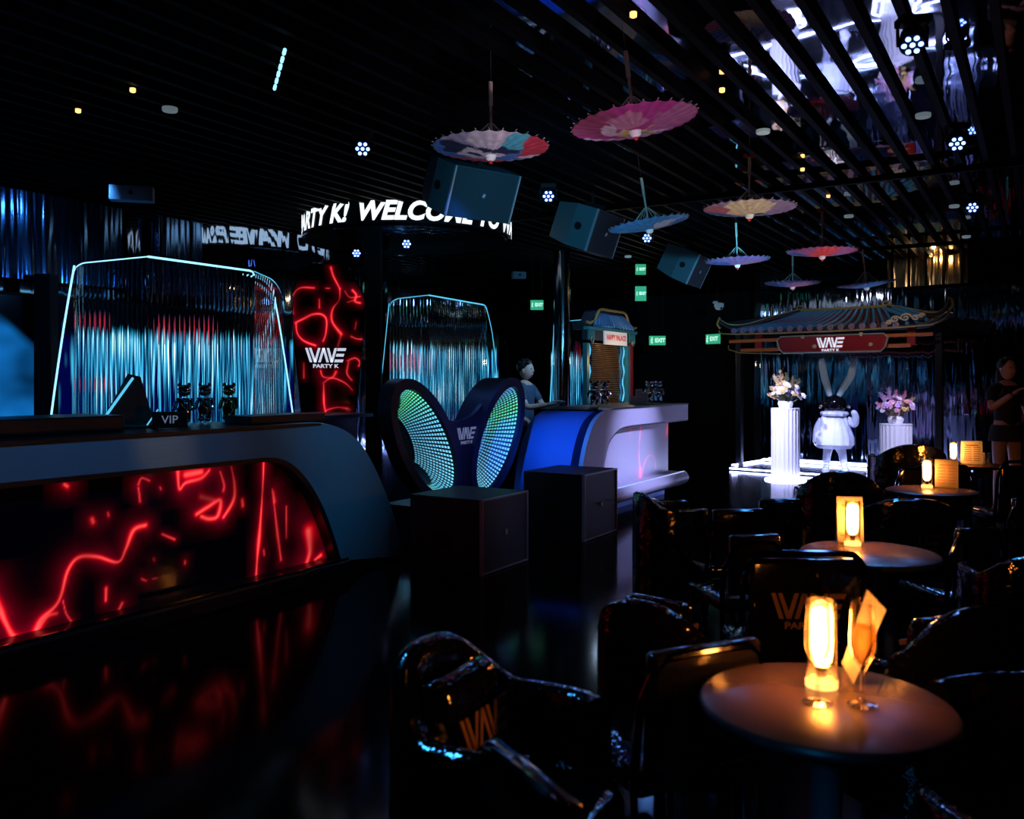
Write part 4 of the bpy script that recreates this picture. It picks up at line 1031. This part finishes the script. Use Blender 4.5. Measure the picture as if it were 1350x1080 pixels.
# VIP plate and its neighbours on the left counter
q = on_n(224, 0, -4.63-.28); t = thing('vip_plate', 'black VIP table sign on the left counter', 'sign', (q.x, q.y, 1.177), math.radians(18))
MB().box((0,0,.055), (.22,.02,.11), bev=.004).build('plate', 'reveal', t); text_part('sign_text', 'VIP', .075, 'logo_grey', t, (0,-.012,.055), bold=.0)
q = on_n(170, 0, -4.63-.58); t = thing('laptop', 'open dark laptop with a glowing white edge on the left counter', 'laptop', (q.x, q.y, 1.177), math.radians(28))
MB().box((0,0,.01), (.34,.24,.02), bev=.004).build('keyboard_base', 'reveal', t)
mb = MB(); mb.prism([(-.17,.02), (.17,.02), (.08,.34), (.0,.36)], .10, .115); mb.build('lid', 'reveal', t)
MB().tube([(-.19,-.13,.02), (.03,.08,.33)], .009, 6).build('light_edge', 'led_cyan', t)
MB().tube([(.10,-.13,.02), (.17,-.10,.12)], .005, 6).build('light_edge', 'led_cyan', t)
q = on_n(365, 0, -4.63-.30); o = MB().box((0,0,.03), (.75,.28,.06), bev=.006).build('bar_tray', 'reveal'); o.location = (q.x, q.y, 1.176); o.rotation_euler = (0,0,ROT); tag(o, 'low black tray at the right end of the left counter', 'tray')
q = on_n(22, 0, -4.63-.5); o = MB().box((0,0,.05), (1.1,.45,.10), bev=.01).build('bar_console', 'reveal'); o.location = (q.x, q.y, 1.176); o.rotation_euler = (0,0,ROT); tag(o, 'flat black console at the left frame edge of the counter', 'console')

# ================================================================ TABLES
def table(label, X, Y, r=.288, z=.75):
    t = thing('round_table', label, 'table', (X, Y, 0), 0, 'round tables')
    MB().lathe([(r-.02,z-.028), (r-.004,z-.022), (r,z-.012), (r-.003,z-.004)], seg=72).build('table_edge', 'table_edge', t, smooth=True)
    MB().lathe([(r-.003,z-.004), (r-.010,z), (0,z)], seg=72).build('tabletop', 'table_top', t, smooth=True)
    MB().lathe([(.21,0), (.21,.012), (.05,.03), (.045,.1), (.035,.4), (.032,z-.06), (.07,z-.03)], seg=32).build('pedestal', 'table_leg', t, smooth=True)
    return t
T1 = (1.735/F*(1088-CX)*1.16, 2.03); T1 = ((1088-CX)/F*2.03, 2.03)
T2 = ((1146-CX)/F*3.78, 3.78); T3 = ((1228-CX)/F*5.9, 5.9); T4 = ((1275-CX)/F*7.7, 7.7)
table('nearest round table, lit orange by its lamp beside two flutes', *T1)
table('second round table with a large white menu card against its lamp', *T2)
table('third round table with a leaning menu card right of its lamp', *T3)
table('farthest round table near the standing person', *T4)
def lamp(label, X, Y, z=.751, pw=2.2, s=1.):
    t = thing('table_lamp', label, 'lamp', (X, Y, z), 0, 'glowing table lamps'); t.scale = (s,s,s)
    MB().lathe([(.036,0), (.036,.014), (.030,.018)], seg=32).build('base', 'lamp_ring', t, smooth=True)
    MB().lathe([(.012,.018), (.012,.045), (.02,.05)], seg=20).build('stem', 'chrome', t, smooth=True)
    MB().lathe([(.010,.048), (.022,.060), (.026,.09), (.026,.16), (.022,.176), (.008,.182)], seg=28).build('shade', 'lamp_shade', t, smooth=True)
    MB().lathe([(.034,.016), (.034,.20), (.0315,.20), (.0315,.016)], seg=32, cap=False).build('glass_cylinder', 'clear_glass', t, smooth=True)
    return t
def onT(px, py, z=.75): Y = (H-z)*F/(py-HZ); return (px-CX)/F*Y, Y
lamp('glowing amber lamp on the nearest table behind a flute', *onT(1083,905), s=1.05)
lamp('glowing lamp behind the menu card on the second table', *onT(1124,719))
lamp('glowing lamp left of the leaning card on the third table', *onT(1222,643))
lamp('glowing lamp on the farthest table', *onT(1257,612))
def flute(label, X, Y, liquid=False, s=1.):
    t = thing('champagne_flute', label, 'glass', (X, Y, .751), 0, 'flutes on the nearest table'); t.scale = (s,)*3
    pr = [(.034,0), (.034,.002), (.012,.006), (.0045,.015), (.0038,.05), (.0045,.078), (.012,.092), (.024,.115), (.0295,.142), (.0295,.17), (.0245,.245), (.0235,.245), (.0283,.17), (.0283,.142), (.0225,.117), (.006,.096), (.0,.094)]
    MB().lathe(pr, seg=40, cap=False).build('glass', 'clear_glass', t, smooth=True)
    MB().lathe([(.034,0), (.0345,.003)], seg=40, cap=False).build('foot_rim', 'clear_glass', t, smooth=True)
    if liquid: MB().lathe([(.004,.098), (.021,.118), (.0275,.142), (.0275,.168), (.0262,.186), (0,.186)], seg=32).build('drink', 'liquid_thin', t, smooth=True)
    return t
mat_thin('liquid_thin', (1,.80,.5), .03, .12, .5, (1,.75,.4))
X_, Y_ = onT(1078,928); flute('empty champagne flute standing in front of the glowing lamp', X_, Y_-.0, s=.98)
X_, Y_ = onT(1137,931); flute('half full champagne flute right of the lamp', X_, Y_, True, s=.98)
mat_thin('wedge_glass', (.75,.7,.8), .1, .02, .12)
# slanted card on table one
X_, Y_ = onT(1128,912)
t = thing('menu_card', 'tall menu card seen edge-on behind the half full flute', 'menu card', (X_+.012, Y_+.065, .751), 0)
mb = MB(); mb.bm.faces.new([mb.bm.verts.new(p) for p in ((0,-.02,0), (-.018,.005,.045), (.042,.0,.228), (.070,-.045,.19))])
o = mb.build('card', 'paper', t); sd = o.modifiers.new('s', 'SOLIDIFY'); sd.thickness = .002
X_, Y_ = onT(1155,918); o = MB().tube([(-.028,0,.002), (.028,0,.002), (.0,.0,.055)], .0013, 6, closed=True).build('card_holder', 'dark_chrome'); o.location = (X_+.035, Y_+.02, .751); o.rotation_euler = (0,0,.3); tag(o, 'small dark wire triangle holder right of the half full flute', 'card holder')
X_, Y_ = onT(1133,722); card_stand('large pale menu card leaning in front of the second table lamp', (X_+.004, Y_+.11, .751), -.15, .115, .205, 'paper', 2, ck='menu cards on the tables')
X_, Y_ = onT(1246,643); card_stand('cream menu card with dark text lines on the third table', (X_, Y_-.02, .751), -.45, .145, .19, 'paper', 7, ck='menu cards on the tables')
X_, Y_ = onT(1282,612); card_stand('white menu card with red rows on the farthest table', (X_, Y_, .751), -.25, .17, .20, 'paper_cool' if 'paper_cool' in M else (mat('paper_cool', (.6,.66,.75), .5) and 'paper_cool'), 8, ck='menu cards on the tables')
X_, Y_ = onT(1296,612); 
t = thing('tumbler', 'small amber tumbler right of the farthest menu card', 'glass', (X_+.03, Y_, .751)); MB().lathe([(.03,0), (.036,.1), (.033,.1), (.027,.006), (0,.006)], seg=24).build('glass', 'clear_glass', t, smooth=True)
MB().lathe([(.026,.008), (.030,.06), (0,.06)], seg=24).build('drink', 'liquid_thin', t, smooth=True)

# ================================================================ CHAIRS
def tub_chair(label, loc, rz, w=.62, dep=.60, hb=.80, ha=.62, lg='logo_cloth', grp='glossy black tub armchairs', logo_side='in'):
    """faces local -y"""
    t = thing('tub_armchair', label, 'armchair', loc, rz, grp)
    mb = MB(); NA = 40; th = .075; rings = []
    for i in range(NA+1):
        u = i/NA; a = math.radians(-38+256*u)     # around the back
        sx, sy = math.cos(a), math.sin(a)
        px_ = (w/2-th/2)*(abs(sx)**.75)*(1 if sx > 0 else -1); py_ = (dep/2-th/2)*(abs(sy)**.8)*(1 if sy > 0 else -1)
        tp = ha+(hb-ha)*max(0, math.sin(max(0, min(PI, (a-.35)*PI/(PI-.7)))))**1.2
        nrm = Vector((px_/w, py_/dep, 0)).normalized(); ring = []
        sec = [(-.5,.16), (.5,.16), (.52,tp-.05), (.40,tp-.012), (.15,tp), (-.15,tp), (-.40,tp-.012), (-.52,tp-.05)]
        for s_, z in sec: ring.append(mb.bm.verts.new((px_+nrm.x*th*s_, py_+nrm.y*th*s_, z)))
        rings.append(ring)
    for a_, b_ in zip(rings, rings[1:]):
        for i in range(8): mb.bm.faces.new((a_[i], a_[(i+1)%8], b_[(i+1)%8], b_[i]))
    mb.bm.faces.new(rings[0]); mb.bm.faces.new(rings[-1])
    sh = mb.build('shell', 'patent', t, smooth=True); s_ = sh.modifiers.new('sub', 'SUBSURF'); s_.levels = 1; s_.render_levels = 1
    MB().box((0,-.03,.38), (w-.17,dep-.12,.14), bev=.04).build('seat_cushion', 'patent', t, smooth=True)
    MB().box((0,-.0,.24), (w-.13,dep-.12,.15), bev=.02).build('seat_base', 'patent_flat', t)
    bc = MB().box((0,dep/2-.15,.60), (w-.26,.09,.30), rot=(-.15,0,0), bev=.04).build('back_cushion', 'patent', t, smooth=True)
    for sx in (-1, 1):
        for sy in (-1, 1): MB().lathe([(.016,0), (.024,.17)], c=(sx*(w/2-.10), sy*(dep/2-.10), 0), seg=12).build('leg', 'dark_chrome', t, smooth=True)
    if logo_side == 'in': l = logo(t, .085, (0,dep/2-.215,.62), lg, rot=(-.15,0,0))
    else: l = logo(t, .10, (0,dep/2+.008,.60), lg, rot=(0,0,PI))
    return t
def tube_chair(label, loc, rz, w=.44, hb=.84, lg=None, grp='tube-framed black chairs', lh=.085):
    """faces local -y; back frame is a bent tube loop"""
    t = thing('tube_chair', label, 'chair', loc, rz, grp); d = .42
    pts = smoothpath([(-w/2,.20,.44), (-w/2,.225,.62), (-w/2+.004,.24,hb-.10), (-w/2+.05,.248,hb-.015), (-w/2+.11,.25,hb), (w/2-.11,.25,hb), (w/2-.05,.248,hb-.015), (w/2-.004,.24,hb-.10), (w/2,.225,.62), (w/2,.20,.44)], 5)
    MB().tube(pts, .012, 8).build('back_frame', 'dark_tube', t, smooth=True)
    bp_ = MB().box((0,.225,.645), (w-.045,.05,hb-.47), rot=(-.06,0,0), bev=.02).build('backrest', 'patent_flat', t, smooth=True)
    MB().box((0,0,.45), (w-.01,d,.07), bev=.025).build('seat', 'patent', t, smooth=True)
    for sx in (-1, 1):
        MB().tube([(sx*w/2,.20,.46), (sx*(w/2+.015),.26,0)], .011, 8).build('leg', 'dark_tube', t)
        MB().tube([(sx*(w/2-.02),-.18,.43), (sx*(w/2+.005),-.21,0)], .011, 8).build('leg', 'dark_tube', t)
    if lg: logo(t, lh, (0,.262,.67), lg, rot=(.06,0,PI))
    return t
mat('dark_tube', (.10,.10,.115), .10, 1)
def face(p, q): return math.atan2(q[1]-p[1], q[0]-p[0])+PI/2
def chairat(kind, label, px, Y, tgt, rz=None, **k):
    X = (px-CX)/F*Y
    a = face((X, Y), tgt) if rz is None else rz
    return kind(label, (X, Y, 0), a, **k)
# nearest table
chairat(tub_chair, 'glossy black tub armchair nearest the camera, left of the lit table', 670, 2.20, T1, rz=math.radians(62), w=.56, dep=.56, hb=.82, ha=.66)
chairat(tube_chair, 'black tube chair between the near armchair and the lit table', 862, 2.50, T1, rz=math.radians(205), w=.40, hb=.79)
chairat(tube_chair, 'black tube chair at the bottom edge, only its back top showing', 838, 1.66, T1, rz=math.radians(28)+PI/2, w=.36, hb=.80)
chairat(tube_chair, 'black chair with orange-lit WAVE PARTY K logo behind the nearest table', 1036, 3.20, T1, rz=PI+.0, w=.46, hb=.86, lg='logo_cloth', lh=.10) if 0 else chairat(tube_chair, 'black chair with orange-lit WAVE PARTY K logo behind the nearest table', 1040, 3.45, T1, rz=PI-.05, w=.46, hb=.86, lg='logo_cloth', lh=.095)
chairat(tub_chair, 'glossy tub armchair behind and left of the lit table', 890, 3.10, T1, rz=math.radians(140), w=.52, dep=.52, hb=.76, ha=.62)
chairat(tub_chair, 'glossy tub armchair behind and right of the lit table', 1205, 2.90, T1, rz=math.radians(200), w=.54, dep=.54, hb=.80, ha=.62)
chairat(tub_chair, 'dark tub armchair at the right frame edge beside the lit table', 1400, 2.12, T1, rz=math.radians(-80), w=.6, dep=.6, hb=.82, ha=.7)
# second table and left cluster
chairat(tub_chair, 'glossy tub armchair at the left end of the middle seating row', 888, 5.45, T2, rz=math.radians(95), w=.50, dep=.5, hb=.80, ha=.72)
chairat(tube_chair, 'tube chair just right of the leftmost armchair in the middle row', 950, 4.95, T2, rz=math.radians(190), w=.34, hb=.78)
chairat(tube_chair, 'tube chair in front of the plinth reflection in the middle row', 1010, 5.38, T2, rz=math.radians(184), w=.30, hb=.77)
chairat(tube_chair, 'tube chair in front of the middle row, left of the WAVE chair', 965, 4.25, T2, rz=math.radians(192), w=.30, hb=.75)
chairat(tub_chair, 'glossy armchair with dim logo behind the second table', 1185, 5.05, T3, rz=PI-.1, w=.60, dep=.5, hb=.84, ha=.76, lg='logo_dim', logo_side='out')
chairat(tube_chair, 'tube chair right of the second table', 1247, 4.28, T2, rz=math.radians(188), w=.27, hb=.80)
chairat(tub_chair, 'glossy armchair at the right edge beyond the second table', 1350, 3.68, T2, rz=math.radians(170), w=.5, dep=.5, hb=.80, ha=.70)
# third / fourth table
chairat(tube_chair, 'tube chair right of the third table', 1318, 5.32, T3, rz=math.radians(192), w=.28, hb=.80)
chairat(tube_chair, 'tube chair directly left of the third table lamp', 1186, 6.78, T3, rz=math.radians(182), w=.28, hb=.83)
chairat(tub_chair, 'glossy armchair farthest back, just left of the third table', 1105, 6.30, T3, rz=math.radians(165), w=.62, dep=.55, hb=.86, ha=.72, lg='logo_dim', logo_side='out')
chairat(tub_chair, 'glossy armchair behind the third table under the pink flowers', 1195, 8.3, T4, rz=math.radians(175), w=.70, dep=.55, hb=.90, ha=.78, lg='logo_dim', logo_side='out')
chairat(tube_chair, 'tube chair in front of the farthest table', 1240, 6.9, T4, rz=math.radians(180), w=.26, hb=.84)
chairat(tube_chair, 'tube chair in front of the farthest table at its right', 1318, 6.8, T4, rz=math.radians(185), w=.36, hb=.88)
chairat(tube_chair, 'tube chair at the right edge beside the farthest table', 1352, 4.66, T4, rz=math.radians(200), w=.32, hb=.82)

# ================================================================ PEOPLE
def person(label, loc, rz, pose, cloth, legs, hair='hair', lower='dark_cloth', sc=1., bare=True):
    t = thing('person', label, 'person', loc, rz); t.scale = (sc,)*3
    A_ = pose
    V = [(0,0,.93), (0,0,1.10), (0,.0,1.28), (0,0,1.42), (0,-.01,1.50),
         (-.09,0,.88), (-.10,-.01,.50), (-.10,.02,.09), (-.10,-.13,.03),
         (.09,0,.88), (.10,-.01,.50), (.10,.02,.09), (.10,-.13,.03),
         (-.17,0,1.38), A_[0][0], A_[0][1], (.17,0,1.38), A_[1][0], A_[1][1]]
    E = [(0,1),(1,2),(2,3),(3,4),(0,5),(5,6),(6,7),(7,8),(0,9),(9,10),(10,11),(11,12),(3,13),(13,14),(14,15),(3,16),(16,17),(17,18)]
    Rr = [(.13,.10),(.115,.09),(.14,.10),(.075,.06),(.05,.05),(.085,.085),(.058,.058),(.042,.042),(.04,.03),(.085,.085),(.058,.058),(.042,.042),(.04,.03),.055,.042,.030,.055,.042,.030]
    skin('body', V, E, Rr, 'skin', t)
    hd = Vector((0, -.02, 1.61)); h = MB().sphere(tuple(hd), (.075,.092,.115), 24, 18)
    h.sphere((0,-.108,1.60), (.013,.018,.020), 10, 8)
    for sx in (-1, 1): h.sphere((sx*.074,-.01,1.60), (.010,.020,.030), 10, 8)
    head = h.build('head', 'skin', t, smooth=True)
    for sx in (-1, 1): MB().sphere((sx*.030,-.100,1.625), (.012,.007,.006), 10, 6).build('eye', 'hair', head)
    MB().sphere((0,-.100,1.555), (.022,.008,.006), 10, 6).build('mouth', 'petal_pink', head)
    hr = MB().sphere((0,.012,1.655), (.086,.095,.090), 24, 16)
    for i in range(14): hr.sphere((R.uniform(-.06,.06), R.uniform(-.07,.06), 1.70+R.uniform(-.02,.035)), (.03,.03,.02), 8, 6)
    if hair == 'long': hr.sphere((0,.05,1.52), (.088,.055,.17), 18, 12)
    hr.build('hair', 'hair', t, smooth=True)
    # clothes: shirt follows the torso, sleeves over the upper arms
    Vs = [(0,0,.96), (0,0,1.10), (0,0,1.28), (0,0,1.41), (-.17,0,1.385), tuple(Vector(V[13]).lerp(Vector(V[14]),.75)), (.17,0,1.385), tuple(Vector(V[16]).lerp(Vector(V[17]),.75))]
    skin('shirt', Vs, [(0,1),(1,2),(2,3),(3,4),(4,5),(3,6),(6,7)], [(.15,.12),(.135,.11),(.16,.12),(.085,.075),.07,.055,.07,.055], cloth, t)
    if lower == 'skirt': MB().lathe([(.150,1.0), (.17,.92), (.185,.82)], seg=32, cap=False, mod=lambda a: 1+.02*math.cos(a*9)).build('skirt', 'dark_cloth', t, smooth=True)
    else: skin('trousers', [(0,0,.95), (-.09,0,.86), (-.10,-.01,.50), (-.10,.02,.10), (.09,0,.86), (.10,-.01,.50), (.10,.02,.10)], [(0,1),(1,2),(2,3),(0,4),(4,5),(5,6)], [(.15,.12),.10,.075,.065,.10,.075,.065], 'dark_cloth', t)
    # hands with five fingers
    for k, sx in ((0,-1), (1,1)):
        el, wr = Vector(A_[k][0]), Vector(A_[k][1]); d = (wr-el).normalized(); side = d.cross(Vector((0,0,1)))
        if side.length < .1: side = Vector((1,0,0))
        side.normalize(); nrm = side.cross(d)
        hv = [wr, wr+d*.05]; he = [(0,1)]; hr_ = [.024,.030]
        for f in range(4):
            b0 = wr+d*.075+side*(-.027+.018*f); l_ = (.052,.064,.070,.056)[f]
            i0 = len(hv); hv += [b0, b0+d*l_*.55-nrm*.008, b0+d*l_*.95-nrm*.026]; he += [(1,i0),(i0,i0+1),(i0+1,i0+2)]; hr_ += [.011,.009,.007]
        i0 = len(hv); tb = wr+d*.03-side*.035*sx; hv += [tb, tb+d*.035-side*.018*sx-nrm*.01]; he += [(0,i0),(i0,i0+1)]; hr_ += [.012,.009]
        skin('hand', [tuple(v) for v in hv], he, hr_, 'glove' if cloth == 'blue_shirt' else 'skin', t)
    for sx in (-1, 1): MB().sphere((sx*.10,-.06,.04), (.05,.12,.045), 14, 8).build('shoe', 'matt_black', t, smooth=True)
    return t
q = E2[0]-2.1*.52-.854*1.3, E2[1]-2.1*.854+.52*1.3
person('bartender with short black hair looking down behind the centre counter', (q[0]+.02, q[1], 0), math.radians(62), (((-.22,-.14,1.16), (-.13,-.36,1.20)), ((.22,-.14,1.16), (.10,-.38,1.22))), 'blue_shirt', None, sc=1.0)
q = P(1327, 0, 9.6)
person('person in black clothes with bare legs at the right edge', (q.x, q.y, 0), math.radians(8), (((-.26,-.10,1.18), (-.12,-.25,1.34)), ((.26,.0,1.12), (.28,-.05,.88))), 'dark_cloth', None, hair='long', lower='skirt', sc=1.0)

# warm rippled panel high on the back wall
wp = P(1222, 348, 13.4)
t = thing('lit_wall_panel', 'warm amber-lit rippled panel high at right above the gate', 'wall panel', (wp.x, wp.y, wp.z), GR)
MB().box((0,0,0), (1.15,.04,.66)).build('panel', 'amber_ripple' if 'amber_ripple' in M else (mat('amber_ripple', (.55,.38,.20), .22, 1, bump=(1.5,.05,(5,5,.6))) and 'amber_ripple'), t)
for i in range(5): MB().box((-.5+i*.25,-.035,0), (.035,.04,.68)).build('batten', 'slat_black', t)
MB().sphere((.10,-.16,.10), .022).build('bulb', 'amber_led', t)
MB().tube([(.10,-.02,.10), (.10,-.14,.10)], .008).build('bulb_arm', 'matt_black', t)

# ================================================================ LIGHTS
point('wall_panel_lamp', (wp.x-.05, wp.y-.30, wp.z+.08), (1,.6,.25), 6, .03)
spot('bar_blue_spot', (1.2,4.6,3.2), (-1.5,6.4,1.15), (.02,.33,.62), 260, .60, 1)
spot('bar_blue_spot', (-.4,3.4,3.2), (-2.4,5.0,1.0), (.03,.26,.6), 170, .9, 1)
spot('bar_amber_spot', (-1.0,3.9,3.15), (-2.15,5.4,1.08), (1,.32,.12), 170, .20, 1)
spot('centre_white_spot', (4.3,8.6,3.2), (1.45,10.3,.6), (.46,.46,1), 1250, .46, 1)
spot('booth_blue_spot', (-.6,6.6,3.25), (.55,9.5,.75), (.02,.20,1), 650, .36, 1)
spot('booth_side_spot', (.8,6.4,3.2), (-.4,8.4,.8), (.05,.13,1), 160, .55, 1)
spot('gate_light', GP(.9,-2.6,3.2), GP(1.0,0,2.3), (.8,.8,1), 70, .8, 1)
spot('gate_light', GP(3.0,-2.6,3.2), GP(2.4,0,2.3), (1,.85,.75), 70, .8, 1)
spot('plinth_spot', (pc1.x-1.7, pc1.y-1.9, 3.2), (pc1.x, pc1.y, .80), (.50,.52,1), 1900, .46, .7)
spot('plinth_spot', (pc2.x-.4, pc2.y-2.4, 3.2), (pc2.x, pc2.y, .7), (.62,.62,1), 700, .34, .6)
spot('figure_spot', (rp_.x-.9, rp_.y-2.4, 3.2), (rp_.x, rp_.y, .6), (.50,.55,1), 1100, .34, .6)
point('palace_light', (pb_.x+.52+.47, pb_.y+.854-.29, 1.80), (1,.62,.32), 12, .05)
point('palace_cyan', (pb_.x+.2, pb_.y-.25, 2.9), (.5,.7,1), 5, .05)
for (px, py, Y, pw, col, an) in ((647,193,4.96,26,(.75,.78,1),.26), (836,160,4.57,30,(1,.72,.95),.30), (855,295,7.2,22,(.55,.8,1),.16), (988,274,6.4,34,(1,.86,.75),.20),
                                 (972,343,9.1,26,(.85,.7,1),.12), (1084,331,8.4,32,(1,.75,.9),.13), (1045,373,10.8,24,(.85,.75,1),.09), (1142,374,10.5,24,(.5,.7,1),.09)):
    p = P(px, py, Y); l0 = (p.x+.25, p.y-1.6, .95); spot('added_parasol_fill', l0, p, col, pw*4.6, an*2.2, .5, .04)  # added fill spots below the parasols, without any fixture
spot('speaker_spot', (.6,4.2,2.2), (.2,7.6,3.0), (.12,.62,1), 330, .75, 1)
spot('speaker_spot', (2.2,7.0,2.3), (2.2,11,3.0), (.12,.62,1), 420, .8, 1)
spot('table_blue_spot', (-.2,.3,1.5), (.76,2.03,.25), (.03,.40,.9), 30, .35, 1)
spot('subwoofer_spot', (1.9,5.0,2.4), (.35,7.4,.35), (.35,.5,1), 34, .5, 1)
spot('bartender_spot', (1.3,9.3,2.9), (.14,10.5,1.5), (.25,.6,1), 150, .5, .8)

spot('seat_blue_spot', (-1.4,3.4,3.2), (.1,2.2,.6), (.04,.40,1), 60, .5, 1, .12)
spot('seat_blue_spot', (2.4,5.6,3.2), (1.6,4.2,.7), (.05,.35,1), 60, 1.0, 1, .12)
spot('seat_blue_spot', (3.2,8.0,3.2), (2.6,6.0,.7), (.05,.35,1), 60, 1.0, 1, .12)
q = W(-6.4, tpar(80,-7.9)); spot('wall_spot', (q.x, q.y, 2.5), tuple(W(-7.9, tpar(80,-7.9))+Vector((0,0,2.8))), (.08,.35,1), 9, 1.9, 1, .03)
spot('wall_spot', tuple(W(-6.9, tpar(40,-7.9))+Vector((0,0,3.2))), tuple(W(-7.9, tpar(120,-7.9))+Vector((0,0,2.6))), (.1,.4,1), 20, 2.0, 1, .03)
w = bpy.data.worlds.new('world'); bpy.context.scene.world = w; w.use_nodes = True
w.node_tree.nodes['Background'].inputs[0].default_value = (.10,.25,.5,1); w.node_tree.nodes['Background'].inputs[1].default_value = .0

# ================================================================ CAMERA
cam = bpy.data.cameras.new('camera'); co = bpy.data.objects.new('camera', cam); C.objects.link(co)
co.location = (0,0,H); co.rotation_euler = (PI/2,0,0); cam.sensor_width = 36; cam.lens = 36*F/1350
cam.shift_y = -(540-HZ)/1350; cam.clip_start = .05
cam.dof.use_dof = True; cam.dof.focus_distance = 7.5; cam.dof.aperture_fstop = 3.2
sc = bpy.context.scene; sc.camera = co
sc.view_settings.view_transform = 'Standard'; sc.view_settings.look = 'None'; sc.view_settings.gamma = 1; sc.view_settings.exposure = 0
sc.view_settings.use_curve_mapping = False
